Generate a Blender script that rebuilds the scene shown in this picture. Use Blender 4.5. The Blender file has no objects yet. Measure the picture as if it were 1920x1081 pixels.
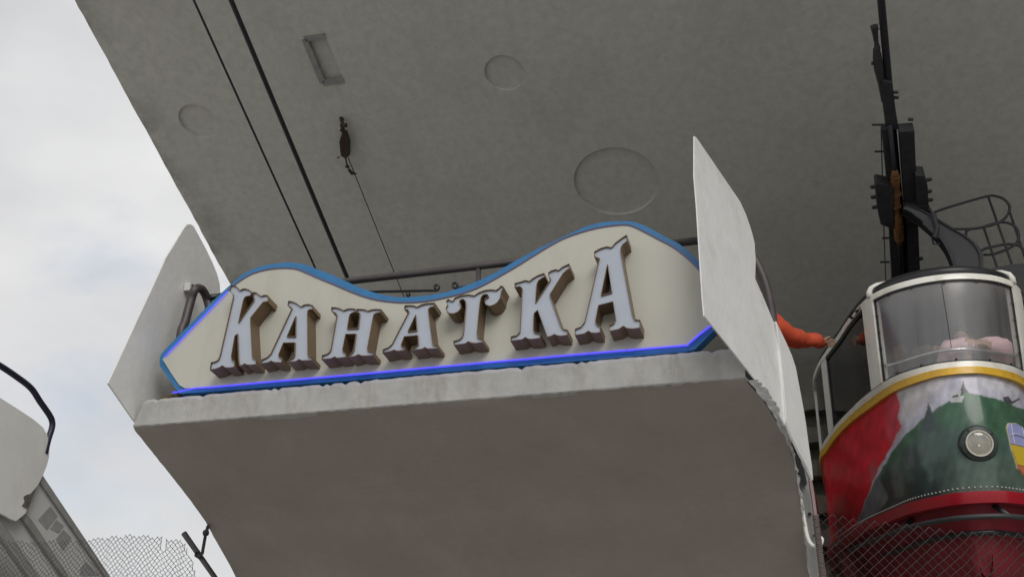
import bpy, bmesh, math, random
import numpy as np
from mathutils import Vector, Matrix
from mathutils.geometry import tessellate_polygon
random.seed(7)
rng = np.random.default_rng(11)
S = bpy.context.scene
COL = S.collection
# ------------------------------------------------------------------ camera
PITCH, YAW = math.radians(20.4), math.radians(17.4)
CAM = Vector((0, 0, 1.6))
cam_d = bpy.data.cameras.new('camera'); cam = bpy.data.objects.new('camera', cam_d); COL.objects.link(cam)
cam.location = CAM; cam.rotation_euler = (math.pi / 2 + PITCH, 0, YAW)
cam_d.sensor_width = 36; cam_d.lens = 37.5; cam_d.clip_end = 3000; cam_d.clip_start = 0.05
S.camera = cam
# ------------------------------------------------------------------ sky, sun, exposure
W = bpy.data.worlds.new('World'); S.world = W; W.use_nodes = True
nt = W.node_tree; N = nt.nodes; L = nt.links
for n in list(N): N.remove(n)
SUN_EL, SUN_AZ = math.radians(44), math.radians(150)      # behind the camera, to its right
wo = N.new('ShaderNodeOutputWorld')
sky = N.new('ShaderNodeTexSky'); sky.sky_type = 'NISHITA'; sky.sun_disc = False
sky.sun_elevation = SUN_EL; sky.sun_rotation = SUN_AZ; sky.air_density = 1.0; sky.dust_density = 1.5
bg1 = N.new('ShaderNodeBackground'); bg1.inputs['Strength'].default_value = 0.13
L.new(sky.outputs[0], bg1.inputs['Color'])
tc = N.new('ShaderNodeTexCoord')
mp = N.new('ShaderNodeMapping'); mp.inputs['Scale'].default_value = (1, 1, 1.7); mp.inputs['Location'].default_value = (0.35, 0.1, 0.42)
L.new(tc.outputs['Generated'], mp.inputs['Vector'])
n1 = N.new('ShaderNodeTexNoise'); n1.inputs['Scale'].default_value = 4.2; n1.inputs['Detail'].default_value = 7; n1.inputs['Roughness'].default_value = 0.52; n1.inputs['Distortion'].default_value = 0.25
L.new(mp.outputs[0], n1.inputs['Vector'])
r1 = N.new('ShaderNodeValToRGB')
r1.color_ramp.elements[0].position = 0.33; r1.color_ramp.elements[0].color = (0.70, 0.70, 0.70, 1)
r1.color_ramp.elements[1].position = 0.47; r1.color_ramp.elements[1].color = (1, 1, 1, 1)
L.new(n1.outputs['Fac'], r1.inputs[0])
n2 = N.new('ShaderNodeTexNoise'); n2.inputs['Scale'].default_value = 3.1; n2.inputs['Detail'].default_value = 6; n2.inputs['Roughness'].default_value = 0.5
mp2 = N.new('ShaderNodeMapping'); mp2.inputs['Location'].default_value = (2.3, 5.1, 1.7); mp2.inputs['Scale'].default_value = (1, 1, 1.9)
L.new(tc.outputs['Generated'], mp2.inputs['Vector']); L.new(mp2.outputs[0], n2.inputs['Vector'])
r2 = N.new('ShaderNodeValToRGB')
r2.color_ramp.elements[0].position = 0.3; r2.color_ramp.elements[0].color = (0.60, 0.605, 0.625, 1)
r2.color_ramp.elements[1].position = 0.68; r2.color_ramp.elements[1].color = (0.84, 0.84, 0.84, 1)
L.new(n2.outputs['Fac'], r2.inputs[0])
bg2 = N.new('ShaderNodeBackground'); bg2.inputs['Strength'].default_value = 1.0
L.new(r2.outputs[0], bg2.inputs['Color'])
mx = N.new('ShaderNodeMixShader')
L.new(r1.outputs[0], mx.inputs[0]); L.new(bg1.outputs[0], mx.inputs[1]); L.new(bg2.outputs[0], mx.inputs[2])
L.new(mx.outputs[0], wo.inputs['Surface'])
sd = bpy.data.lights.new('sun', 'SUN'); sd.energy = 1.5; sd.angle = math.radians(30); sd.color = (1, 0.96, 0.9)
so = bpy.data.objects.new('sun', sd); COL.objects.link(so)
sdir = Vector((math.sin(SUN_AZ) * math.cos(SUN_EL), math.cos(SUN_AZ) * math.cos(SUN_EL), math.sin(SUN_EL)))
so.rotation_euler = sdir.to_track_quat('Z', 'Y').to_euler(); so.location = (-4, -8, 14)
S.view_settings.view_transform = 'Standard'; S.view_settings.look = 'None'
S.view_settings.exposure = 0.0; S.view_settings.gamma = 1.0; S.view_settings.use_curve_mapping = False
S.cycles.max_bounces = 8; S.cycles.transparent_max_bounces = 12; S.cycles.use_denoising = True

# ------------------------------------------------------------------ survey helpers: sight a real plane through the lens
FOC = 2000.0
_h = Vector((-math.sin(YAW), math.cos(YAW), 0)); _r = Vector((math.cos(YAW), math.sin(YAW), 0)); _u = Vector((0, 0, 1))
_F = _h * math.cos(PITCH) + _u * math.sin(PITCH); _U = _u * math.cos(PITCH) - _h * math.sin(PITCH)
def ray(x, y): return _F + _r * ((x - 960) / FOC) - _U * ((y - 540.5) / FOC)
def atY(x, y, Y): d = ray(x, y); return CAM + d * (Y / d.y)
def atX(x, y, X): d = ray(x, y); return CAM + d * (X / d.x)
def atZ(x, y, Z): d = ray(x, y); return CAM + d * ((Z - CAM.z) / d.z)
def atP(x, y, P, n): d = ray(x, y); return CAM + d * ((Vector(P) - CAM).dot(n) / d.dot(n))

# ------------------------------------------------------------------ object helpers
def thing(name, label, cat, loc=(0, 0, 0), group=None):
    o = bpy.data.objects.new(name, None); COL.objects.link(o); o.location = loc; o.empty_display_size = 0.2
    o['label'] = label; o['category'] = cat
    if group: o['group'] = group
    return o
def tag(o, label, cat, group=None, kind=None):
    o['label'] = label; o['category'] = cat
    if group: o['group'] = group
    if kind: o['kind'] = kind
    return o
def world_loc(o):
    v = Vector((0, 0, 0))
    while o: v += o.location; o = o.parent
    return v
def mesh(name, V, Fc, mat, parent=None, smooth=False, label=None, origin=None):
    """one mesh object; V in world coordinates; the origin is moved to the middle of its base"""
    V = [Vector(v) for v in V]
    if origin is None:
        lo = [min(v[i] for v in V) for i in range(3)]; hi = [max(v[i] for v in V) for i in range(3)]
        origin = Vector(((lo[0] + hi[0]) / 2, (lo[1] + hi[1]) / 2, lo[2]))
    origin = Vector(origin)
    me = bpy.data.meshes.new(name); me.from_pydata([v - origin for v in V], [], Fc); me.update()
    bm = bmesh.new(); bm.from_mesh(me); bmesh.ops.recalc_face_normals(bm, faces=bm.faces); bm.to_mesh(me); bm.free()
    o = bpy.data.objects.new(name, me); COL.objects.link(o)
    o.parent = parent
    o.location = origin - (world_loc(parent) if parent else Vector())
    if mat:
        for m in (mat if isinstance(mat, list) else [mat]): me.materials.append(m)
    if smooth:
        for p in me.polygons: p.use_smooth = True
    if label: o['label'] = label
    return o
class MB:
    def __init__(s): s.V = []; s.F = []
    def add(s, V, Fc):
        b = len(s.V); s.V += [Vector(v) for v in V]; s.F += [tuple(i + b for i in f) for f in Fc]; return s
    def box(s, lo, hi, M=None):
        x0, y0, z0 = lo; x1, y1, z1 = hi
        V = [Vector(v) for v in [(x0, y0, z0), (x1, y0, z0), (x1, y1, z0), (x0, y1, z0), (x0, y0, z1), (x1, y0, z1), (x1, y1, z1), (x0, y1, z1)]]
        if M: V = [M @ v for v in V]
        return s.add(V, [(0, 3, 2, 1), (4, 5, 6, 7), (0, 1, 5, 4), (1, 2, 6, 5), (2, 3, 7, 6), (3, 0, 4, 7)])
    def tube(s, P, r, n=8, closed=False):
        P = [Vector(p) for p in P]; m = len(P); R = r if isinstance(r, (list, tuple)) else [r] * m
        T = []
        for i in range(m):
            a = P[(i - 1) % m] if (closed or i > 0) else P[i]; b = P[(i + 1) % m] if (closed or i < m - 1) else P[i]
            T.append((b - a).normalized())
        ref = Vector((0, 0, 1)) if abs(T[0].z) < 0.9 else Vector((1, 0, 0))
        nrm = (ref - T[0] * ref.dot(T[0])).normalized(); V = []
        for i in range(m):
            nrm = (nrm - T[i] * nrm.dot(T[i])).normalized(); bi = T[i].cross(nrm)
            for k in range(n):
                a = 2 * math.pi * k / n; V.append(P[i] + (nrm * math.cos(a) + bi * math.sin(a)) * R[i])
        Fc = []
        for i in range(m if closed else m - 1):
            j = (i + 1) % m
            for k in range(n):
                Fc.append((i * n + k, i * n + (k + 1) % n, j * n + (k + 1) % n, j * n + k))
        if not closed:
            Fc.append(tuple(range(n - 1, -1, -1))); Fc.append(tuple(range((m - 1) * n, m * n)))
        return s.add(V, Fc)
    def prism(s, loops, off):
        """loops: outer outline then holes, 3D points; off: extrusion vector or function of a point"""
        fn = off if callable(off) else (lambda p: p + off)
        flat = [Vector(p) for lp in loops for p in lp]; tri = tessellate_polygon([[Vector(p) for p in lp] for lp in loops])
        nv = len(flat); V = flat + [fn(p) for p in flat]
        Fc = [tuple(t) for t in tri] + [tuple(i + nv for i in reversed(t)) for t in tri]; b = 0
        for lp in loops:
            k = len(lp)
            for i in range(k): j = (i + 1) % k; Fc.append((b + i, b + j, b + j + nv, b + i + nv))
            b += k
        return s.add(V, Fc)
    def lathe(s, c, axis, prof, n=24):
        """prof: (radius, height along axis)"""
        axis = Vector(axis).normalized(); ref = Vector((0, 0, 1)) if abs(axis.z) < 0.9 else Vector((1, 0, 0))
        e1 = (ref - axis * ref.dot(axis)).normalized(); e2 = axis.cross(e1); V = []; c = Vector(c)
        for r, h in prof:
            for k in range(n):
                a = 2 * math.pi * k / n; V.append(c + axis * h + (e1 * math.cos(a) + e2 * math.sin(a)) * r)
        Fc = [(i * n + k, i * n + (k + 1) % n, (i + 1) * n + (k + 1) % n, (i + 1) * n + k) for i in range(len(prof) - 1) for k in range(n)]
        Fc += [tuple(range(n - 1, -1, -1)), tuple(range((len(prof) - 1) * n, len(prof) * n))]
        return s.add(V, Fc)
    def build(s, name, mat, parent=None, smooth=False, label=None, origin=None): return mesh(name, s.V, s.F, mat, parent, smooth, label, origin)
def bolt(mb, p, axis, r=0.02, h=0.02):
    return mb.lathe(p, axis, [(r, 0), (r, h), (r * 0.6, h * 1.3)], 6)
def catmull(P, n=6, closed=False):
    P = [Vector(p) for p in P]; m = len(P); out = []
    for i in range(m if closed else m - 1):
        g = lambda k: P[k % m] if closed else P[max(0, min(m - 1, k))]
        a, b, c, d = g(i - 1), g(i), g(i + 1), g(i + 2)
        for k in range(n):
            t = k / n
            out.append(0.5 * ((2 * b) + (c - a) * t + (2 * a - 5 * b + 4 * c - d) * t * t + (3 * b - a - 3 * c + d) * t ** 3))
    if not closed: out.append(P[-1])
    return out
def smooth_angle(o, deg=35):
    me = o.data
    for p in me.polygons: p.use_smooth = True
    bm = bmesh.new(); bm.from_mesh(me)
    for e in bm.edges:
        if len(e.link_faces) == 2 and e.calc_face_angle(0) > math.radians(deg): e.smooth = False
    bm.to_mesh(me); bm.free(); return o

# ------------------------------------------------------------------ materials
def mat(name, col, rough=0.7, metal=0.0, var=0.0, scale=6.0, col2=None, bump=0.0, bscale=40.0, spec=0.5, stain=None, coat=0.0, streak=False, lo=0.35, hi=0.7):
    m = bpy.data.materials.new(name); m.use_nodes = True; t = m.node_tree; b = t.nodes['Principled BSDF']
    b.inputs['Roughness'].default_value = rough; b.inputs['Metallic'].default_value = metal
    b.inputs['Specular IOR Level'].default_value = spec; b.inputs['Coat Weight'].default_value = coat
    base = (*col, 1); b.inputs['Base Color'].default_value = base
    co = t.nodes.new('ShaderNodeTexCoord'); src = co.outputs['Object']; cur = None
    if var or col2:
        nz = t.nodes.new('ShaderNodeTexNoise'); nz.inputs['Scale'].default_value = scale; nz.inputs['Detail'].default_value = 8; nz.inputs['Roughness'].default_value = 0.62
        t.links.new(src, nz.inputs['Vector'])
        rp = t.nodes.new('ShaderNodeValToRGB'); rp.color_ramp.elements[0].position = lo; rp.color_ramp.elements[1].position = hi
        c2 = col2 or tuple(c * (1 - var) for c in col)
        rp.color_ramp.elements[0].color = (*c2, 1); rp.color_ramp.elements[1].color = base
        t.links.new(nz.outputs['Fac'], rp.inputs[0]); cur = rp.outputs[0]
    if stain:                                             # second, larger and sharper layer of dirt
        scol, sscale, amt, vec = stain
        mpn = t.nodes.new('ShaderNodeMapping'); mpn.inputs['Scale'].default_value = vec; t.links.new(src, mpn.inputs['Vector'])
        nz = t.nodes.new('ShaderNodeTexNoise'); nz.inputs['Scale'].default_value = sscale; nz.inputs['Detail'].default_value = 9; nz.inputs['Roughness'].default_value = 0.68
        t.links.new(mpn.outputs[0], nz.inputs['Vector'])
        rp = t.nodes.new('ShaderNodeValToRGB'); rp.color_ramp.elements[0].position = 0.5; rp.color_ramp.elements[1].position = 0.72
        rp.color_ramp.elements[0].color = (0, 0, 0, 1); rp.color_ramp.elements[1].color = (amt, amt, amt, 1); t.links.new(nz.outputs['Fac'], rp.inputs[0])
        mixn = t.nodes.new('ShaderNodeMix'); mixn.data_type = 'RGBA'
        if cur: t.links.new(cur, mixn.inputs['A'])
        else: mixn.inputs['A'].default_value = base
        mixn.inputs['B'].default_value = (*scol, 1); t.links.new(rp.outputs[0], mixn.inputs['Factor']); cur = mixn.outputs['Result']
    if cur: t.links.new(cur, b.inputs['Base Color'])
    if bump:
        nb = t.nodes.new('ShaderNodeTexNoise'); nb.inputs['Scale'].default_value = bscale; nb.inputs['Detail'].default_value = 6; t.links.new(src, nb.inputs['Vector'])
        bp = t.nodes.new('ShaderNodeBump'); bp.inputs['Strength'].default_value = bump; bp.inputs['Distance'].default_value = 0.02
        t.links.new(nb.outputs['Fac'], bp.inputs['Height']); t.links.new(bp.outputs[0], b.inputs['Normal'])
    return m
def emit(name, col, st):
    m = bpy.data.materials.new(name); m.use_nodes = True; b = m.node_tree.nodes['Principled BSDF']
    b.inputs['Base Color'].default_value = (*[c * 0.1 for c in col], 1); b.inputs['Emission Color'].default_value = (*col, 1); b.inputs['Emission Strength'].default_value = st; return m
def glass(name, tint, gloss, haze, rough=0.05, hz_col=(0.5, 0.5, 0.5)):
    m = bpy.data.materials.new(name); m.use_nodes = True; t = m.node_tree; t.nodes.clear()
    o = t.nodes.new('ShaderNodeOutputMaterial'); tr = t.nodes.new('ShaderNodeBsdfTransparent'); tr.inputs[0].default_value = (*tint, 1)
    gl = t.nodes.new('ShaderNodeBsdfGlossy'); gl.inputs['Roughness'].default_value = rough; gl.inputs[0].default_value = (0.95, 0.95, 0.97, 1)
    df = t.nodes.new('ShaderNodeBsdfDiffuse'); df.inputs[0].default_value = (*hz_col, 1)
    co = t.nodes.new('ShaderNodeTexCoord'); mpn = t.nodes.new('ShaderNodeMapping'); mpn.inputs['Scale'].default_value = (9, 9, 0.7); t.links.new(co.outputs['Object'], mpn.inputs[0])
    nz = t.nodes.new('ShaderNodeTexNoise'); nz.inputs['Scale'].default_value = 1.5; nz.inputs['Detail'].default_value = 4; t.links.new(mpn.outputs[0], nz.inputs['Vector'])
    mu = t.nodes.new('ShaderNodeMath'); mu.operation = 'MULTIPLY'; mu.inputs[1].default_value = haze * 2; t.links.new(nz.outputs['Fac'], mu.inputs[0])
    m1 = t.nodes.new('ShaderNodeMixShader'); t.links.new(mu.outputs[0], m1.inputs[0]); t.links.new(tr.outputs[0], m1.inputs[1]); t.links.new(df.outputs[0], m1.inputs[2])
    lw = t.nodes.new('ShaderNodeLayerWeight'); lw.inputs['Blend'].default_value = 0.5; pw = t.nodes.new('ShaderNodeMath'); pw.operation = 'POWER'; pw.inputs[1].default_value = 4.0; t.links.new(lw.outputs['Facing'], pw.inputs[0]); fr = t.nodes.new('ShaderNodeMath'); fr.operation = 'MULTIPLY_ADD'; fr.inputs[1].default_value = 0.9; fr.inputs[2].default_value = 0.03; t.links.new(pw.outputs[0], fr.inputs[0])
    ad = t.nodes.new('ShaderNodeMath'); ad.operation = 'ADD'; ad.inputs[1].default_value = gloss; t.links.new(fr.outputs[0], ad.inputs[0])
    m2 = t.nodes.new('ShaderNodeMixShader'); t.links.new(ad.outputs[0], m2.inputs[0]); t.links.new(m1.outputs[0], m2.inputs[1]); t.links.new(gl.outputs[0], m2.inputs[2])
    t.links.new(m2.outputs[0], o.inputs[0]); return m

def edge_dirt(m):
    # damp stain that has crept in from the slab's open edge (slab coordinates: x along the front)
    t = m.node_tree; b = t.nodes['Principled BSDF']; src = b.inputs['Base Color'].links[0].from_socket
    co = t.nodes.new('ShaderNodeTexCoord'); sp = t.nodes.new('ShaderNodeSeparateXYZ'); t.links.new(co.outputs['Object'], sp.inputs[0])
    mr = t.nodes.new('ShaderNodeMapRange'); mr.inputs['From Min'].default_value = -9.5; mr.inputs['From Max'].default_value = -8.85; mr.inputs['To Min'].default_value = 0.75; mr.inputs['To Max'].default_value = 0
    nz = t.nodes.new('ShaderNodeTexNoise'); nz.inputs['Scale'].default_value = 1.6; nz.inputs['Detail'].default_value = 8; nz.inputs['Roughness'].default_value = 0.65; t.links.new(co.outputs['Object'], nz.inputs['Vector'])
    rp = t.nodes.new('ShaderNodeValToRGB'); rp.color_ramp.elements[0].position = 0.45; rp.color_ramp.elements[1].position = 0.6; t.links.new(nz.outputs['Fac'], rp.inputs[0])
    mu = t.nodes.new('ShaderNodeMath'); mu.operation = 'MULTIPLY'; t.links.new(sp.outputs['X'], mr.inputs['Value']); t.links.new(mr.outputs[0], mu.inputs[0]); t.links.new(rp.outputs[0], mu.inputs[1])
    mx_ = t.nodes.new('ShaderNodeMix'); mx_.data_type = 'RGBA'; mx_.inputs['B'].default_value = (0.19, 0.19, 0.165, 1); t.links.new(mu.outputs[0], mx_.inputs['Factor']); t.links.new(src, mx_.inputs['A']); t.links.new(mx_.outputs['Result'], b.inputs['Base Color'])
M_roof = mat('roof_plaster', (0.575, 0.575, 0.53), 0.9, var=0.15, scale=11, bump=0.2, bscale=45, stain=((0.38, 0.38, 0.345), 0.9, 0.4, (1, 0.6, 1)), lo=0.3, hi=0.62)
edge_dirt(M_roof)
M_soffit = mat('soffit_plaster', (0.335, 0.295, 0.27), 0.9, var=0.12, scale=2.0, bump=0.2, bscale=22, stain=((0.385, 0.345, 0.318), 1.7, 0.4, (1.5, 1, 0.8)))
M_fascia = mat('fascia_whitewash', (0.44, 0.435, 0.42), 0.85, var=0.2, scale=7, bump=0.22, bscale=22, stain=((0.22, 0.185, 0.15), 5.0, 0.55, (1.6, 1, 0.45)))
M_fin = mat('fin_white_paint', (0.74, 0.735, 0.71), 0.55, var=0.12, scale=3, bump=0.15, bscale=18, stain=((0.56, 0.55, 0.52), 2.2, 0.45, (1, 1, 0.6)))
M_finR = mat('fin_cracked_paint', (0.76, 0.765, 0.755), 0.42, var=0.10, scale=5, bump=0.16, bscale=24, stain=((0.56, 0.56, 0.54), 5.0, 0.6, (1, 1, 0.4)))
M_chip = mat('bare_torn_edge', (0.82, 0.82, 0.81), 0.8, var=0.3, scale=25, bump=0.8, bscale=60)
M_wall = mat('dark_concrete', (0.20, 0.195, 0.17), 0.9, var=0.3, scale=4, bump=0.4, bscale=20, stain=((0.12, 0.11, 0.06), 2.0, 0.5, (1, 1, 1)))
M_ledge = mat('mossy_concrete', (0.22, 0.205, 0.165), 0.9, var=0.4, scale=3, bump=0.5, bscale=14)
M_ground = mat('paving', (0.36, 0.35, 0.33), 0.95, var=0.2, scale=1.2, bump=0.3, bscale=60)
M_cream = mat('cream_panel', (0.44, 0.432, 0.375), 0.45, var=0.05, scale=1.5, stain=((0.33, 0.31, 0.25), 2.6, 0.55, (1.8, 1, 0.5)))
M_blue = mat('blue_trim', (0.020, 0.165, 0.38), 0.4, var=0.2, scale=9)
M_face = mat('letter_acrylic', (0.375, 0.41, 0.475), 0.35, var=0.06, scale=10, stain=((0.32, 0.32, 0.33), 9.0, 0.35, (1, 1, 0.6)))
M_ret = mat('letter_bronze', (0.19, 0.125, 0.068), 0.42, metal=0.3, var=0.2, scale=5)
M_neon = emit('neon_blue', (0.075, 0.06, 0.95), 1.6)
M_neon_dim = emit('neon_violet_dim', (0.45, 0.42, 0.75), 0.10)
M_rail = mat('rail_brown_paint', (0.075, 0.062, 0.062), 0.45, var=0.3, scale=12, spec=0.5)
M_black = mat('black_paint', (0.018, 0.018, 0.022), 0.4, var=0.3, scale=9)
M_steel = mat('dark_greasy_steel', (0.050, 0.049, 0.058), 0.6, metal=0.1, var=0.4, scale=14, bump=0.2, bscale=50)
M_arm = mat('hanger_grey_paint', (0.045, 0.046, 0.050), 0.5, var=0.25, scale=6)
M_cable = mat('steel_cable', (0.042, 0.044, 0.056), 0.42, metal=0.5, var=0.3, scale=40, bump=0.4, bscale=160)
M_rust = mat('rust', (0.062, 0.042, 0.035), 0.9, var=0.5, scale=18, bump=0.4, bscale=60)
M_orange = mat('ochre_insulator', (0.26, 0.115, 0.035), 0.6, var=0.55, scale=14)
M_white = mat('ivory_coachwork', (0.84, 0.83, 0.76), 0.35, var=0.1, scale=8, stain=((0.36, 0.25, 0.13), 6.0, 0.5, (1, 1, 0.5)), coat=0.2)
M_yellow = mat('yellow_band', (0.74, 0.44, 0.04), 0.35, var=0.15, scale=6, stain=((0.25, 0.12, 0.03), 8, 0.4, (1, 1, 1)))
M_red = mat('red_coachwork', (0.36, 0.008, 0.020), 0.35, var=0.15, scale=4, coat=0.3)
M_dred = mat('dark_red_underbody', (0.26, 0.016, 0.030), 0.6, var=0.3, scale=4)
M_int = mat('cabin_lining', (0.68, 0.68, 0.66), 0.7, var=0.1, scale=3)
M_grey = mat('grey_sheet', (0.34, 0.34, 0.33), 0.5, var=0.2, scale=8, stain=((0.18, 0.12, 0.08), 5, 0.4, (1, 1, 0.4)))
M_chrome = mat('bright_metal', (0.65, 0.65, 0.65), 0.2, metal=0.9)
M_lens = mat('lamp_lens', (0.62, 0.60, 0.54), 0.12, spec=0.9, coat=0.8)
M_reflector = mat('lamp_reflector', (0.75, 0.73, 0.67), 0.22, metal=0.7)
M_wire = mat('fence_wire', (0.15, 0.15, 0.155), 0.5, metal=0.4, var=0.3, scale=30)
M_wire2 = mat('fence_wire_rusty', (0.11, 0.085, 0.08), 0.6, metal=0.4, var=0.3, scale=30)
M_gl1 = glass('windscreen_plastic', (0.97, 0.97, 0.97), 0.02, 0.075, 0.25, (0.7, 0.7, 0.7))
M_gl2 = glass('side_glass', (0.24, 0.26, 0.28), 0.02, 0.02, 0.04)
M_skin = mat('skin', (0.46, 0.27, 0.19), 0.5, var=0.12, scale=20)
M_hair = mat('hair_brown', (0.06, 0.04, 0.025), 0.6, var=0.4, scale=60)
M_blond = mat('hair_fair', (0.33, 0.24, 0.13), 0.6, var=0.4, scale=60)
M_jorange = mat('jacket_orange', (0.74, 0.105, 0.045), 0.7, var=0.2, scale=9, bump=0.4, bscale=14)
M_vest = mat('vest_blue', (0.03, 0.09, 0.28), 0.7, var=0.2, scale=9, bump=0.3, bscale=18)
M_pink = mat('jacket_pink', (0.90, 0.60, 0.63), 0.75, var=0.15, scale=9, bump=0.4, bscale=20)
M_khaki = mat('jacket_khaki', (0.26, 0.22, 0.13), 0.8, var=0.3, scale=9, bump=0.4, bscale=18)
M_wshirt = mat('shirt_white', (0.62, 0.61, 0.60), 0.8, var=0.1, scale=9, bump=0.3, bscale=18)
M_trouser = mat('trousers_dark', (0.04, 0.045, 0.06), 0.8, var=0.2, scale=9, bump=0.3, bscale=18)
M_eye = mat('eye_dark', (0.02, 0.015, 0.012), 0.2)
M_lip = mat('lip', (0.40, 0.15, 0.13), 0.5)
M_moss = mat('dry_moss', (0.16, 0.12, 0.06), 0.95, var=0.5, scale=30, bump=0.6, bscale=60)
M_screw = mat('screw_white', (0.6, 0.6, 0.58), 0.4)
M_rivet = mat('rivet_pale', (0.45, 0.47, 0.46), 0.4)
M_patch = mat('grey_patch_paint', (0.36, 0.365, 0.365), 0.8, var=0.25, scale=8)
M_oband = mat('ochre_band', (0.15, 0.07, 0.025), 0.6)
M_lwall = mat('left_panel_paint', (0.62, 0.625, 0.62), 0.6, var=0.12, scale=3, stain=((0.46, 0.46, 0.45), 3, 0.5, (1, 1, 1)))

# ------------------------------------------------------------------ large structure
g = MB().add([(-900, -900, 0), (900, -900, 0), (900, 900, 0), (-900, 900, 0)], [(0, 1, 2, 3)]).build('ground', M_ground, origin=(0, 0, 0)); g['kind'] = 'structure'

# the roof slab, sloping down into the station at 26.8 degrees, with shallow cast recesses
RT = math.radians(26.8); RN = Vector((0, math.sin(RT), math.cos(RT))); RP = Vector((0, 10.5, 7.7)); RD = Vector((0, math.cos(RT), -math.sin(RT)))
def roof_at(x, y): return atP(x, y, RP, RN)
roof = thing('station_roof', 'huge grey plaster roof slab sloping over the balcony, with round cast recesses', 'roof', (0, 11, 7.4))
eA, eB = roof_at(140, 0), roof_at(430, 530)
def edge(Y): t = (Y - eA.y) / (eB.y - eA.y); return eA + (eB - eA) * t
outer = []
kk = 90
for i in range(kk + 1):
    p = edge(6.2 + (15.2 - 6.2) * i / kk); p.x += random.uniform(-0.005, 0.005) + 0.003 * math.sin(i * 0.55); outer.append(p)
pe = RP + RD * ((15.2 - 10.5) / RD.y); pf = RP + RD * ((6.2 - 10.5) / RD.y)
outer += [Vector((11.0, pe.y, pe.z)), Vector((11.0, pf.y, pf.z))]
def circle_on_roof(c, rx, n=40):
    c = roof_at(*c); r = (roof_at(*rx) - c).length
    return [c + Vector((1, 0, 0)) * r * math.cos(2 * math.pi * i / n) + RD * r * math.sin(2 * math.pi * i / n) for i in range(n)]
rec = [circle_on_roof((372, 227), (409, 231)), circle_on_roof((1155, 341), (1235, 345)), circle_on_roof((946, 137), (984, 140))]
rect = [roof_at(571, 73), roof_at(606, 156), roof_at(645, 150), roof_at(610, 67)]
mb = MB()
holes = rec + [rect]
flat = [p for lp in [outer] + holes for p in lp]
mb.add(flat, [tuple(t) for t in tessellate_polygon([outer] + holes)])
for lp in holes:
    k = len(lp); dep = RN * (0.032 if lp is not rect else 0.045); sh = [p + dep for p in lp]
    mb.add(lp + sh, [(i, (i + 1) % k, (i + 1) % k + k, i + k) for i in range(k)])
    mb.add(sh, [tuple(range(k))])
th = RN * 0.45
k = len(outer)
mb.add(outer + [p + th for p in outer], [(i, (i + 1) % k, (i + 1) % k + k, i + k) for i in range(k)])
mb.add([p + th for p in outer], [tuple(t) for t in tessellate_polygon([outer])])
mb.build('slab', M_roof, roof)
fr = MB(); c4 = [p - RN * 0.012 for p in rect]
for a, b in ((0, 1), (0, 3), (1, 2)):
    d = (c4[b] - c4[a]).normalized(); s = d.cross(RN) * 0.035
    fr.prism([[c4[a] + s, c4[b] + s, c4[b] - s, c4[a] - s]], RN * 0.03)
fr.build('hatch_frame', mat('hatch_frame_dark', (0.34, 0.34, 0.32), 0.7, var=0.3, scale=9), roof)
for pos in ((1560, 135), (1548, 145)):                 # small chipped marks left in the plaster
    pass

# walls that carry it: rear wall with stepped ledges, side wall to the right, out of frame
rear = thing('rear_wall', 'dark concrete rear wall with stepped mossy ledges behind the cable car', 'wall', (0, 14.5, 0))
MB().box((-6.0, 14.2, 0.004), (10.99, 14.8, 5.6)).build('wall', M_wall, rear)
z = 5.10; lv = 0
while z > 1.2:
    b = MB(); pts = []
    n = 40; V = []; Fc = []
    dep = 0.34 + 0.05 * (lv % 3)
    for i in range(n + 1):
        X = -3.2 + 4.6 * i / n
        j = random.uniform(-0.02, 0.02)
        y0 = 14.195 - dep + j
        V += [(X, y0, z - 0.2 + random.uniform(-.015, .015)), (X, y0 - 0.02, z + random.uniform(-.015, .015)), (X, 14.198, z), (X, 14.198, z - 0.2)]
    for i in range(n):
        for q in range(4): Fc.append((i * 4 + q, i * 4 + (q + 1) % 4, i * 4 + 4 + (q + 1) % 4, i * 4 + 4 + q))
    Fc += [(0, 1, 2, 3), (n * 4, n * 4 + 3, n * 4 + 2, n * 4 + 1)]
    mesh('ledge', V, Fc, M_ledge, rear); z -= 0.43; lv += 1
side = MB().box((11.003, 5.9, 0.004), (11.4, 15.3, 9.6)).build('side_wall', M_wall)
tag(side, 'plain concrete side wall standing far to the right of the cable car', 'wall')

# the balcony: curved soffit, whitewashed front edge, two upright side fins
bal = thing('balcony', 'concrete cable car platform with curved brown soffit carrying the lettered sign', 'balcony', (-2.5, 8, 0))
PROF = [(6.0, 3.238), (6.167, 3.157), (6.334, 3.075), (6.622, 2.928), (6.926, 2.761), (7.09, 2.645), (7.433, 2.397), (7.75, 2.08), (8.02, 1.65), (8.2, 1.1), (8.28, 0.5), (8.3, 0.006)]
XR = [(6.0, -0.49), (6.166, -0.413), (6.374, -0.355), (6.548, -0.312), (6.771, -0.290), (6.95, -0.286), (7.3, -0.295), (7.6, -0.305), (12, -0.305)]
xr = lambda Y: float(np.interp(Y, [a for a, b in XR], [b for a, b in XR]))
XL = -4.565
P3 = catmull([Vector((0, a, b)) for a, b in PROF], 5)
nx = 60; V = []; Fc = []
for i, p in enumerate(P3):
    for j in range(nx + 1):
        t = j / nx; X = XL + (xr(p.y) - XL) * t
        e = 0 if 0 < j < nx else random.uniform(-0.003, 0.003)
        wv = 0.006 * math.sin(X * 3.1 + p.y * 2) + 0.004 * math.sin(X * 7.3 - p.y * 5) if i > 0 else 0
        V.append((X + e, p.y, p.z + wv))
R_ = nx + 1
for i in range(len(P3) - 1):
    for j in range(nx): Fc.append((i * R_ + j, i * R_ + j + 1, (i + 1) * R_ + j + 1, (i + 1) * R_ + j))
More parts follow.
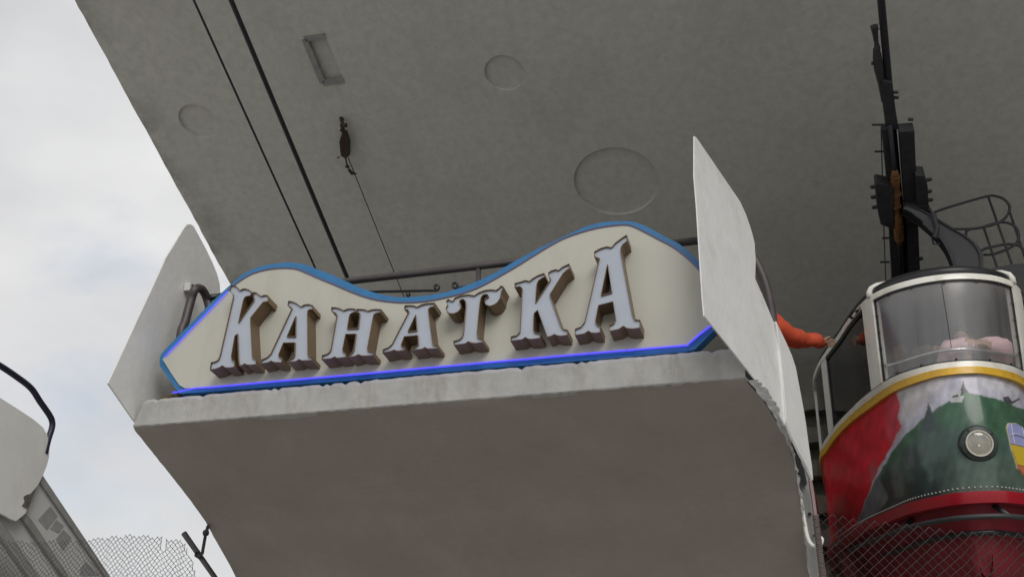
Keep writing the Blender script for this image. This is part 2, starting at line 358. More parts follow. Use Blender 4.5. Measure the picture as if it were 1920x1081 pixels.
# side skins and inner back so the platform is a closed body
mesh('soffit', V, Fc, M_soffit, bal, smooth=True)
def side_skin(left):
    V = []; Fc = []
    pts = [p for p in P3]
    for p in pts:
        X = XL + 0.002 if left else xr(p.y) - 0.002
        V += [(X, p.y, p.z + 0.004), (X, p.y, 3.40 if p.y > (6.45 if left else 8.2) else p.z + 0.02)]
    for i in range(len(pts) - 1): Fc.append((2 * i, 2 * i + 1, 2 * i + 3, 2 * i + 2))
    b = len(V); X = XL + 0.002 if left else xr(8.3) - 0.002
    V += [(X, 11.5, 0.006), (X, 11.5, 3.40)]; Fc.append((b - 2, b - 1, b + 1, b))
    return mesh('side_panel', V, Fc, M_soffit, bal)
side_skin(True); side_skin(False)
MB().box((XL + 0.01, 6.20, 3.20), (-0.62, 11.5, 3.40)).build('floor_slab', M_wall, bal)
# front edge: bumpy top, chipped paint
nx = 150; V = []; Fc = []
for j in range(nx + 1):
    t = j / nx; xb = XL + (-0.488 - XL) * t; xt = -4.51 + (-0.478 + 4.51) * t
    ch = random.uniform(-0.003, 0.002) + 0.002 * math.sin(j * 0.9) * math.sin(j * 0.23) - (0.012 if random.random() < 0.07 else 0)
    ft = random.uniform(-0.0012, 0.0012)
    ring = [(xb, 6.0 + ft * .3, 3.238 + ft), (xb, 5.994, 3.246), (xt, 5.995, 3.400 + ch), (xt, 6.012, 3.424 + ch), (xt - 0.04 * t, 6.17, 3.422 + ch * .5), (xb - 0.06 * t, 6.17, 3.19)]
    V += ring
for j in range(nx):
    for q in range(6): Fc.append((j * 6 + q, j * 6 + (q + 1) % 6, j * 6 + 6 + (q + 1) % 6, j * 6 + 6 + q))
Fc += [tuple(range(6)), tuple(nx * 6 + q for q in range(5, -1, -1))]
mesh('front_edge', V, Fc, M_fascia, bal, smooth=False)
# left fin: an upright sheet in the plane of the balcony's left end
fl = [atX(*q, XL - 0.003) for q in [(203, 718), (270, 589), (344, 488), (347, 485), (346, 489), (353, 424)]][:0]
def fin_pts(qs, pf): return [pf(*q) for q in qs]
lf = fin_pts([(203, 718), (237, 645), (273, 567), (299, 511), (309, 489), (311, 484), (346, 427), (351, 421), (357, 420), (363, 424), (373, 442), (386, 466), (398, 491), (407, 513), (412, 532), (413, 546)], lambda x, y: atX(x, y, XL - 0.004))
lf += [Vector((XL - 0.004, 6.86, 4.2)), Vector((XL - 0.004, 6.9, 3.3)), Vector((XL - 0.004, 6.4, 3.12)), atX(250, 786, XL - 0.004)]
MB().prism([lf], Vector((-0.012, 0, 0))).build('side_fin', M_fin, bal, label='left side fin, smooth off-white, with a rail bracket on it')
# right fin: sheet metal leaf slanting across the right corner
A, B, Cc = atY(1320, 590, 5.52), atY(1302, 255, 6.02), atY(1400, 694, 5.955)
FNn = (B - A).cross(Cc - A).normalized()
if FNn.y > 0: FNn = -FNn
pfin = lambda x, y: atP(x, y, A, FNn)
rf = fin_pts([(1302, 255), (1306, 258), (1330, 293), (1362, 340), (1388, 378), (1399, 402), (1409, 432), (1415, 455), (1417, 490), (1416, 522), (1432, 558), (1451, 604), (1459, 660), (1466, 720), (1472, 797), (1452, 760), (1425, 722), (1399, 690), (1362, 643), (1321, 592), (1318, 560), (1312, 470), (1307, 390), (1302, 330)], pfin)
MB().prism([rf], FNn * -0.008).build('side_fin', M_finR, bal, label='right side fin, cracked white paint, pointed top')
FS = FNn * 0.012
rs = fin_pts([(1452, 603), (1461, 622), (1472, 645), (1482, 668), (1489, 690), (1495, 722), (1503, 765), (1508, 795), (1513, 835), (1519, 875), (1521, 900), (1512, 880), (1496, 850), (1482, 820), (1471, 792), (1465, 720), (1459, 660)], lambda x, y: pfin(x, y) + FS)
MB().prism([rs], FNn * -0.014).build('fin_skirt', M_finR, bal, label='second white sheet lapped under the right fin')
seam = fin_pts([(1451, 604), (1459, 660), (1465, 720), (1470, 790)], lambda x, y: pfin(x, y) + FNn * 0.014)
MB().tube(seam, 0.003, 5).build('seam_bead', M_finR, bal)
# torn plaster lip along the right edge of the soffit
V = []
lip = [(1397, 690), (1400, 712), (1420, 735), (1440, 762), (1458, 793), (1478, 832), (1487, 862), (1493, 890), (1499, 925), (1503, 960), (1508, 1000), (1512, 1040), (1517, 1085)]
outp = [(1402, 692), (1421, 712), (1440, 733), (1457, 760), (1470, 788), (1484, 826), (1491, 858), (1497, 888), (1503, 924), (1507, 958), (1512, 1000), (1517, 1040), (1523, 1085)]
def on_profile(x, y, dx):
    d = ray(x, y); best = None
    for s in np.linspace(4, 10, 1200):
        P = CAM + d * s; zz = float(np.interp(P.y, [q.y for q in P3], [q.z for q in P3])); e = abs(P.z - zz)
        if best is None or e < best[0]: best = (e, P)
    return best[1]
li = [on_profile(x, y, 0) for x, y in lip[1:]]; lo_ = [CAM + (ray(x, y)) * ((li[i] - CAM).dot(_F)) for i, (x, y) in enumerate(outp[1:])]
a_, b_ = [], []
for p, q in zip(catmull(li, 5), catmull(lo_, 5)):
    a_.append(p + Vector((random.uniform(-.006, .006), -0.012, random.uniform(-.006, .006)))); b_.append(q + Vector((random.uniform(-.010, .008), -0.012, 0)))
MB().prism([a_ + b_[::-1]], Vector((0, 0.03, 0.004))).build('torn_edge', M_chip, bal)
# gap shade painted as a black plate, and grey channel below the fin skirt
ch = [(1488, 852), (1502, 868), (1519, 905), (1530, 960), (1538, 1010), (1546, 1085), (1520, 1085), (1509, 1000), (1500, 930)]
MB().prism([[atY(x, y, 7.35) for x, y in ch]], Vector((0, 0.05, 0))).build('edge_channel', M_grey, bal)
bk = MB(); bk.prism([[atY(x, y, 7.30) for x, y in [(1484, 838), (1497, 856), (1508, 880), (1513, 905), (1506, 912), (1494, 880)]]], Vector((0, 0.03, 0))); bk.build('edge_gap_shade', M_black, bal)
mb = MB(); mb.tube([atY(x, y, 7.28) for x, y in [(1519, 900), (1524, 930), (1531, 985), (1539, 1030), (1546, 1085)]], 0.012, 6); mb.build('edge_strip', mat('faded_pink_strip', (0.36, 0.25, 0.25), 0.6), bal)
for x, y, r_ in ((1518, 963, .012), (1527, 1003, .008)): MB().lathe(atY(x, y, 7.34), (0, -1, 0), [(r_, 0), (r_, 0.006)], 12).build('bolt_hole', M_black, bal)
# white conduit with a hooked end
pp = catmull([atY(x, y, 7.22) for x, y in [(1499, 925), (1502, 945), (1508, 975), (1514, 1005), (1521, 1019), (1530, 1023), (1538, 1020), (1541, 1011), (1538, 1007)]], 5)
o = MB().tube(pp, 0.0135, 8).build('hooked_pipe', M_white, smooth=True); tag(o, 'thin white hooked pipe hanging at the right edge of the balcony soffit', 'pipe')
mb = MB()
for ph in (0, math.pi):
    P = []
    for i in range(90):
        t = i / 89; x = 1529 + (1543 - 1529) * t; y = 965 + (1085 - 965) * t; c = atY(x, y, 7.2)
        P.append(c + Vector((math.cos(i * 0.9 + ph), math.sin(i * 0.9 + ph), 0)) * 0.013)
    mb.tube(P, 0.010, 5)
o = mb.build('twisted_rope', mat('rope_brown', (0.16, 0.13, 0.12), 0.9, var=0.4, scale=40), smooth=True); tag(o, 'twisted brown rope hanging beside the hooked white pipe', 'rope')

# ------------------------------------------------------------------ handrail on the balcony
rl = thing('handrail', 'dark brown tube railing on the balcony behind the lettered sign', 'railing', (-2.5, 6.5, 3.42))
ZR = 4.325
MB().tube([Vector((-4.33, 6.5, ZR)), Vector((-2.4, 6.5, ZR)), Vector((-0.62, 6.5, ZR))], 0.026, 12).build('top_rail', M_rail, rl, smooth=True)
lp = [Vector((-4.42, 6.32, 3.42))] + [atX(x, y, -4.42) for x, y in [(338, 640), (348, 600), (358, 562)]] + [atX(x, y, -4.40) for x, y in [(364, 545), (371, 540), (380, 544), (388, 560)]] + [atX(392, 580, -4.38), atX(388, 620, -4.38), atX(380, 700, -4.38)]
MB().tube(catmull(lp, 6), 0.032, 12).build('end_loop', M_rail, rl, smooth=True)
MB().tube([atX(389, 558, -4.39), atX(398, 557, -4.36), atX(415, 556, -4.3)], 0.026, 10).build('joint_sleeve', M_black, rl, smooth=True)
br = MB(); c = atX(352, 541, XL + 0.004); br.box((c.x, c.y - 0.045, c.z - 0.03), (c.x + 0.05, c.y + 0.05, c.z + 0.03)); b2 = br.build('wall_bracket', M_screw, rl)
for dy, dz in ((-0.02, 0.012), (0.02, -0.014)): bolt(MB(), (c.x + 0.0495, c.y + dy, c.z + dz), (1, 0, 0), 0.011, 0.008).build('bolt', M_black, b2)
rp_ = catmull([Vector((-0.63, 6.52, ZR))] + [atY(x, y, 7.0) for x, y in [(1396, 468), (1414, 487), (1428, 515), (1438, 545), (1445, 580), (1449, 620), (1448, 700)]], 6)
MB().tube(rp_, 0.034, 12).build('end_loop', M_rail, rl, smooth=True)
for X in (-3.4, -2.28, -1.2): MB().tube([Vector((X, 6.5, 3.405)), Vector((X, 6.5, ZR))], 0.018, 8).build('post', M_rail, rl, smooth=True)
def scroll(px, py, d, x2, y2):
    P = []
    for i in range(15):
        a = math.radians(-90 + 330 * (1 - i / 14)) ; r = 2.6 + 3.4 * i / 14
        P.append(atY(px - d * r * math.cos(a + math.pi / 2 * 0) * 1.0, py - r * math.sin(a), 6.5))
    P.append(atY(x2, y2, 6.5)); return P
mb = MB(); mb.tube(scroll(818, 538, -1, 686, 547), 0.010, 6); mb.build('scroll_bar', M_black, rl, smooth=True)
mb = MB(); mb.tube(scroll(854, 534, 1, 900, 530), 0.010, 6); mb.build('scroll_bar', M_black, rl, smooth=True)
MB().lathe(atY(765, 556, 6.5), (0, 0, 1), [(0.010, -0.08), (0.012, 0), (0.020, 0.015), (0.012, 0.03), (0.004, 0.045)], 8).build('finial', M_black, rl, smooth=True)

# ------------------------------------------------------------------ the lettered sign
SA = math.radians(12); SN = Vector((0, math.cos(SA), -math.sin(SA))); S0 = atY(900, 679, 6.03)
def sg(x, y, out=0.0): return atP(x, y, S0 - SN * out, SN)
sign = thing('signboard', 'cream lettered signboard with wavy top, blue border and blue neon edge', 'sign', S0 + Vector((0, 0.05, -0.05)))
c4 = lambda q: (180 + q[0] / 2.702, 400 + q[1] / 2.702); c5 = lambda q: (560 + q[0] / 2.702, 400 + q[1] / 2.702); c6 = lambda q: (900 + q[0] / 2.702, 400 + q[1] / 2.702)
top_out = [(299, 676), (304, 661), (335, 629), (387, 576), (424, 540.6), (439, 527.7), (454, 514.7), (476, 503.6), (498, 497), (528, 492.5), (554, 492.5), (576, 497), (602, 507), (631.5, 519), (660, 532), (686, 543), (719, 552.6), (752, 557), (789.5, 554.7), (826.5, 549.5), (856, 541.5), (893, 527.7), (930, 510), (960, 492.5), (1004, 468.5), (1040, 451), (1066.5, 438.5), (1092.5, 427), (1122, 418), (1151.7, 414.8), (1181, 414.8), (1196, 418), (1218, 427.4), (1248, 444), (1274, 457.5), (1300, 479.6), (1315, 495)]
right_out = [(1338, 540), (1349, 585), (1341, 617), (1302, 655)]
bot_out = [(1285, 659), (1085, 676), (900, 691), (660, 712), (513, 724), (365, 736), (336, 737)]
left_out = [(318, 712), (300, 686)]
top_in = [(304.7, 673), (318, 658), (348, 628), (392, 583), (428, 546), (442, 532), (468.7, 514.7), (498, 505.5), (528, 502), (554, 503.5), (572, 510), (602, 523), (634, 536), (671, 551.5), (708, 562), (752.5, 566.5), (797, 564.5), (841, 556), (878, 546), (911.6, 531.4), (967, 500), (1003.6, 477), (1048, 451), (1085, 436.5), (1122, 426.6), (1159, 421.5), (1181, 422), (1203.5, 431.5), (1233, 447), (1262.7, 463), (1288.6, 483), (1313.7, 508)]
right_in = [(1330, 545), (1340, 585), (1331, 609), (1288.6, 646)]
bot_in = [(1085, 663), (900, 679.4), (660, 701.6), (513, 714), (439, 720.5), (365, 727), (346, 727)]
left_in = [(336, 721), (322, 701)]
def smooth_px(P, n=3): return [(v.x, v.y) for v in catmull([Vector((a, b, 0)) for a, b in P], n)]
o_loop = smooth_px(top_out) + right_out + bot_out + left_out
i_loop = smooth_px(top_in) + right_in + bot_in + left_in
MB().prism([[sg(*q) for q in o_loop]], SN * 0.075).build('border', M_blue, sign)
MB().prism([[sg(*q, 0.014) for q in i_loop]], SN * 0.0135).build('panel', M_cream, sign)
def strip(px, r, m, out=0.016): return MB().tube([sg(x, y, out) for x, y in px], r, 8).build('neon_strip', m, sign, smooth=True)
strip([(324, 735), (333, 734.5), (350, 730), (366, 727.5), (400, 725), (439, 721.5), (513, 714.8), (660, 702.2), (900, 680.4), (1085, 664), (1288.6, 647), (1310, 628), (1333, 610)], 0.0058, M_neon, 0.026)
strip([(309, 668), (318, 658), (335, 641), (348, 627), (392, 582), (427, 545.5)], 0.0042, M_neon, 0.026)
strip(smooth_px([(428, 545)] + top_in[5:]), 0.0055, M_neon_dim, 0.018)
def off_poly(P, d):
    n = len(P); out = []
    ar = sum(P[i][0] * P[(i + 1) % n][1] - P[(i + 1) % n][0] * P[i][1] for i in range(n)); sgn = 1 if ar > 0 else -1
    for i in range(n):
        a, b, c = P[i - 1], P[i], P[(i + 1) % n]
        d1 = Vector((b[0] - a[0], b[1] - a[1])); d2 = Vector((c[0] - b[0], c[1] - b[1]))
        if d1.length < 1e-6 or d2.length < 1e-6: out.append(b); continue
        d1.normalize(); d2.normalize(); n1 = Vector((d1.y, -d1.x)) * sgn; n2 = Vector((d2.y, -d2.x)) * sgn
        m = n1 + n2
        if m.length < 0.5: m = n1
        m.normalize(); k = d / max(0.5, m.dot(n1)); out.append((b[0] + m.x * k, b[1] + m.y * k))
    return out
LA = (380, 520, 5.404); LB = (590, 540, 6.004); LC = (820, 480, 5.148); LD = (1070, 420, 4.159)
LETTERS = [
 (LA, [(290, 75), (330, 85), (355, 105), (378, 135), (395, 118), (430, 112), (470, 125), (495, 145), (480, 180), (450, 185), (425, 195), (410, 225), (358, 455), (515, 235), (520, 215), (513, 190), (513, 148), (545, 155), (575, 180), (597, 190), (620, 178), (655, 180), (665, 195), (655, 240), (625, 240), (605, 250), (480, 408), (500, 810), (515, 822), (540, 830), (535, 875), (480, 880), (445, 878), (425, 865), (405, 880), (372, 890), (362, 830), (352, 565), (322, 590), (287, 790), (292, 832), (320, 850), (318, 900), (270, 908), (230, 908), (198, 885), (170, 905), (130, 920), (75, 930), (85, 860), (130, 850), (160, 830), (175, 790), (310, 200), (305, 165), (270, 130)], []),
 (LA, [(870, 238), (910, 245), (950, 262), (995, 295), (1030, 275), (1070, 270), (1110, 282), (1108, 318), (1075, 320), (1058, 340), (1062, 790), (1080, 805), (1105, 803), (1100, 832), (1040, 835), (1005, 836), (975, 823), (940, 845), (860, 850), (885, 822), (920, 810), (932, 780), (935, 655), (815, 657), (765, 780), (770, 802), (802, 815), (798, 855), (745, 855), (715, 850), (692, 838), (660, 855), (585, 868), (600, 830), (650, 810), (690, 770), (905, 310), (895, 295), (862, 280)], [[(940, 388), (940, 597), (850, 597)]]),
 (LB, [(190, 215), (240, 217), (285, 230), (325, 250), (360, 235), (400, 228), (450, 232), (452, 262), (420, 272), (395, 290), (385, 320), (363, 455), (490, 450), (508, 290), (500, 270), (470, 262), (475, 235), (520, 235), (565, 240), (597, 255), (640, 240), (690, 235), (745, 240), (735, 268), (690, 275), (665, 290), (655, 320), (588, 680), (597, 708), (655, 714), (650, 750), (580, 755), (530, 755), (490, 740), (450, 760), (385, 770), (405, 735), (430, 715), (442, 690), (465, 510), (345, 512), (310, 690), (317, 715), (350, 740), (350, 770), (290, 777), (250, 780), (222, 765), (185, 785), (80, 795), (85, 755), (140, 740), (170, 715), (182, 690), (250, 300), (240, 275), (190, 255)], []),
 (LB, [(1015, 195), (1060, 193), (1110, 195), (1155, 210), (1200, 185), (1260, 170), (1345, 165), (1335, 203), (1300, 210), (1275, 232), (1280, 280), (1325, 625), (1342, 640), (1385, 640), (1380, 670), (1320, 675), (1270, 675), (1240, 660), (1205, 680), (1095, 690), (1102, 668), (1140, 655), (1167, 632), (1160, 525), (1005, 540), (968, 640), (985, 660), (1015, 662), (1010, 690), (950, 700), (920, 700), (895, 688), (850, 705), (765, 720), (770, 690), (830, 665), (870, 630), (1055, 272), (1060, 252), (1045, 235), (1010, 232)], [[(1135, 295), (1150, 475), (1045, 488)]]),
 (LC, [(105, 415), (130, 430), (150, 433), (170, 400), (230, 378), (300, 370), (358, 380), (400, 350), (460, 328), (520, 322), (565, 328), (595, 310), (615, 285), (635, 295), (622, 325), (612, 350), (605, 400), (580, 440), (545, 465), (505, 478), (470, 465), (455, 435), (465, 405), (495, 390), (490, 370), (465, 362), (435, 372), (418, 400), (408, 450), (380, 740), (387, 785), (440, 800), (437, 825), (370, 835), (330, 832), (298, 818), (265, 840), (160, 852), (155, 820), (210, 805), (240, 780), (252, 740), (275, 480), (272, 430), (250, 410), (225, 415), (207, 435), (225, 465), (225, 500), (200, 530), (160, 550), (120, 548), (90, 530), (83, 500), (100, 470), (85, 435)], []),
 (LC, [(748, 262), (800, 248), (850, 232), (890, 242), (920, 215), (970, 185), (1030, 165), (1035, 195), (1005, 210), (972, 235), (957, 270), (945, 450), (1085, 240), (1095, 215), (1075, 195), (1072, 160), (1100, 140), (1140, 128), (1172, 135), (1205, 105), (1270, 75), (1275, 115), (1245, 132), (1210, 165), (1082, 370), (1190, 670), (1212, 703), (1255, 712), (1250, 758), (1190, 765), (1155, 760), (1128, 748), (1100, 765), (1062, 775), (968, 515), (930, 550), (925, 710), (937, 735), (990, 745), (990, 785), (925, 795), (880, 795), (848, 778), (815, 800), (708, 812), (712, 775), (765, 765), (797, 732), (820, 310), (800, 287), (748, 295)], []),
 (LD, [(185, 215), (230, 190), (280, 175), (318, 182), (350, 145), (390, 115), (435, 85), (440, 128), (402, 158), (388, 185), (390, 220), (480, 705), (497, 742), (540, 748), (538, 805), (480, 812), (440, 808), (410, 790), (375, 815), (305, 830), (300, 787), (335, 775), (352, 740), (330, 600), (215, 630), (190, 760), (202, 782), (230, 795), (228, 840), (190, 845), (160, 842), (137, 828), (105, 850), (35, 862), (35, 817), (80, 800), (110, 762), (218, 292), (226, 265), (185, 250)], [[(285, 310), (322, 530), (235, 555)]]),
]
LD_ = 0.125
for (ox, oy, sc), outl, hs in LETTERS:
    tp = lambda P: [(ox + a / sc, oy + b / sc) for a, b in P]
    O = tp(outl); H = [tp(h) for h in hs]
    # return: thin bronze wall standing proud of the face
    mb = MB(); m0 = Vector()
    def wall(P, d):
        Q = off_poly(P, d); k = len(P)
        fo = [sg(*q, LD_ + 0.014) for q in Q]; bo = [p + SN * LD_ for p in fo]; fi = [sg(*q, LD_ + 0.014) for q in P]; bi = [p + SN * LD_ for p in fi]
        F_ = []
        for i in range(k):
            j = (i + 1) % k
            F_ += [(i, j, k + j, k + i), (i, 2 * k + i, 2 * k + j, j), (2 * k + i, 3 * k + i, 3 * k + j, 2 * k + j), (k + i, k + j, 3 * k + j, 3 * k + i)]
        mb.add(fo + bo + fi + bi, F_)
    wall(O, 0.75)
    for h in H: wall(h, -0.75)
    lt = mb.build('letter', M_ret, sign)
    fb = MB(); IO = off_poly(O, -0.12); IH = [off_poly(h, 0.12) for h in H]
    fb.prism([[sg(*q, LD_) for q in IO]] + [[sg(*q, LD_) for q in h] for h in IH], SN * 0.012)
    fb.build('letter_face', M_face, lt)
# dry moss and litter in the corner behind the sign
mb = MB()
for i in range(140):
    c = atY(random.uniform(306, 338), random.uniform(727, 741), 6.12); c.z = 3.425 + random.uniform(0, 0.04); r = random.uniform(0.008, 0.02)
    mb.lathe(c, (random.uniform(-1, 1), random.uniform(-1, 1), 1), [(r * 0.6, -r), (r, 0), (r * 0.3, r)], 5)
o = mb.build('moss', M_moss); o['kind'] = 'stuff'; tag(o, 'dry brown moss and litter on the balcony edge at the sign corner', 'moss')

# ------------------------------------------------------------------ cables
def cable(name, p, q, r, label, cat='cable', n=10, back=2.0, front=9.0, clip=14.19):
    a = Vector(p); b = Vector(q); d = (b - a).normalized()
    e = b + d * ((clip - b.y) / d.y); s = a - d * front
    o = MB().tube([s + (e - s) * (i / 12) for i in range(13)], r, n).build(name, M_cable, smooth=True); return tag(o, label, cat)
CP, CN = Vector((0, 10.5, 6.5)), RN
cab = lambda x, y: atP(x, y, CP, CN)
cable('steel_cable', cab(433, 0), cab(653, 525), 0.026, 'thicker of the two steel cables crossing the roof on the left')
cable('steel_cable', cab(363, 0), cab(590, 500), 0.0125, 'thinner of the two steel cables crossing the roof on the left')
ca, cb_ = cab(1652, 0), cab(1675, 250); cdir = (cb_ - ca).normalized()
cable('track_cable', ca, ca + cdir * 3, 0.036, 'thick track cable the cable car hangs from, on the right', 'cable')
# rope shackle hanging from the roof, with its thin rope
hk = thing('rope_shackle', 'rusty shackle block hung under the roof with a thin rope running down', 'shackle', roof_at(643, 228))
HP = RP - RN * 0.12
h = lambda x, y, k=0.10: atP(x, y, RP - RN * k, RN)
mb = MB(); mb.tube([roof_at(640, 222) + RN * 0.01, h(641, 228, .05), h(643, 234, .09)], [0.03, 0.022, 0.018], 7); mb.tube([h(639, 236), h(650, 235)], 0.03, 6); mb.tube([h(641, 242), h(647, 250)], [0.035, 0.02], 6); mb.build('eye_bolt', M_rust, hk)
pb = [h(641, 250), h(649, 249), h(655, 268), (h(655, 292)), h(648, 298), h(639, 292), h(636, 266)]
MB().prism([pb], RN * 0.05).build('block', M_rust, hk)
mb = MB(); mb.tube([h(648, 296), h(650, 306), h(653, 316)], 0.010, 6); mb.tube([h(637, 294), h(632, 296)], 0.008, 5); mb.tube([h(648, 312), h(655, 313)], 0.018, 6); mb.tube([h(654, 318), h(660, 325), h(668, 326)], [0.018, 0.024, 0.01], 6); mb.build('chain_link', M_rust, hk)
ra, rb_ = h(653, 296), h(745, 525); dd = (rb_ - ra).normalized()
MB().tube([ra, ra + dd * ((14.1 - ra.y) / dd.y)], 0.006, 6).build('rope', M_cable, hk)

# ------------------------------------------------------------------ cable car
XC = 0.93
DLO = [(0, 0), (.12, .02), (.24, .12), (.43, .38), (.62, .90), (.87, 1.72), (1.07, 2.8), (1.16, 3.5), (1.165, 5.2)]
DHI = [(0, 0), (.11, .012), (.32, .10), (.53, .32), (.70, .80), (.85, 1.45), (.98, 1.97), (1.10, 2.6), (1.16, 3.5), (1.165, 5.2)]
# one shared outline parameter w in 0..1.165; smooth monotone interpolation of both plan curves
def pchip(xs, ys):
    xs = np.array(xs, float); ys = np.array(ys, float); h_ = np.diff(xs); d = np.diff(ys) / h_; m = np.zeros_like(xs)
    m[0] = 0; m[-1] = d[-1]
    for i in range(1, len(xs) - 1):
        if d[i - 1] * d[i] > 0: w1 = 2 * h_[i] + h_[i - 1]; w2 = h_[i] + 2 * h_[i - 1]; m[i] = (w1 + w2) / (w1 / d[i - 1] + w2 / d[i])
    def f(x):
        x = np.clip(x, xs[0], xs[-1]); i = np.clip(np.searchsorted(xs, x) - 1, 0, len(h_) - 1); t = (x - xs[i]) / h_[i]
        return ((1 + 2 * t) * (1 - t) ** 2 * ys[i] + t * (1 - t) ** 2 * h_[i] * m[i] + t * t * (3 - 2 * t) * ys[i + 1] + t * t * (t - 1) * h_[i] * m[i + 1])
    return f
# parametrise by depth-like arc length so the flat sides get points too
flo, fhi = pchip(*zip(*DLO)), pchip(*zip(*DHI))
ww = np.linspace(0, 1.165, 4000); arc = np.concatenate([[0], np.cumsum(np.hypot(np.diff(ww), np.diff(flo(ww))))]); ARC = arc[-1]
w_of = lambda a: np.interp(a, arc, ww); a_of = lambda w: float(np.interp(abs(w), ww, arc)) * (1 if w >= 0 else -1)
#        z     nose   blend
LEV = [(2.30, 8.95, 0), (2.86, 8.66, 0), (2.95, 8.645, 0), (3.20, 8.640, 0), (3.45, 8.665, 0), (3.70, 8.72, 0), (3.91, 8.77, 0.1), (4.00, 8.80, 0.5), (4.35, 8.82, 0.8), (4.70, 8.84, 1.0), (4.76, 8.86, 1.0), (4.81, 8.90, 1.0), (4.86, 9.00, 1.0)]
fn_nose = pchip([l[0] for l in LEV], [l[1] for l in LEV]); fn_bl = pchip([l[0] for l in LEV], [l[2] for l in LEV])
def surf(a, z, out=0.0):
    """point of the coachwork at arc position a (signed, from the nose) and height z, pushed out along the plan normal"""
    def base(a):
        w = float(w_of(abs(a))); b = float(fn_bl(z)); y = float(fn_nose(z)) + (1 - b) * float(flo(w)) + b * float(fhi(w))
        return Vector((XC + math.copysign(w, a), y, z))
    p = base(a)
    if out:
        e = 0.01; t = base(a + e) - base(a - e); n = Vector((t.y, -t.x, 0)).normalized(); p = p + n * out
    return p
def patch(a0, a1, z0, z1, na, nz, out, th, name, m, parent, smooth=True, zf=None):
    """curved solid sheet on the coachwork"""
    V = []; 
    zf = zf or (lambda a, t: z0 + (z1 - z0) * t)
    for k, o_ in enumerate((out, out - th)):
        for i in range(na + 1):
            a = a0 + (a1 - a0) * i / na
            for j in range(nz + 1): V.append(surf(a, zf(a, j / nz), o_))
    R = nz + 1; Bk = (na + 1) * R; Fc = []
    for i in range(na):
        for j in range(nz):
            q = (i * R + j, i * R + j + 1, (i + 1) * R + j + 1, (i + 1) * R + j); Fc += [q, tuple(x + Bk for x in reversed(q))]
        Fc += [(i * R, (i + 1) * R, (i + 1) * R + Bk, i * R + Bk), (i * R + nz, i * R + nz + Bk, (i + 1) * R + nz + Bk, (i + 1) * R + nz)]
    for j in range(nz):
        Fc += [(j, j + Bk, j + 1 + Bk, j + 1), (na * R + j, na * R + j + 1, na * R + j + 1 + Bk, na * R + j + Bk)]
    o = mesh(name, V, Fc, m, parent)
    if smooth: smooth_angle(o, 50)
    return o
car = thing('cable_car', 'red and green cable car cabin with ivory window frames at the platform', 'cable car', (XC, 11, 2.3))
AB = ARC - 0.02
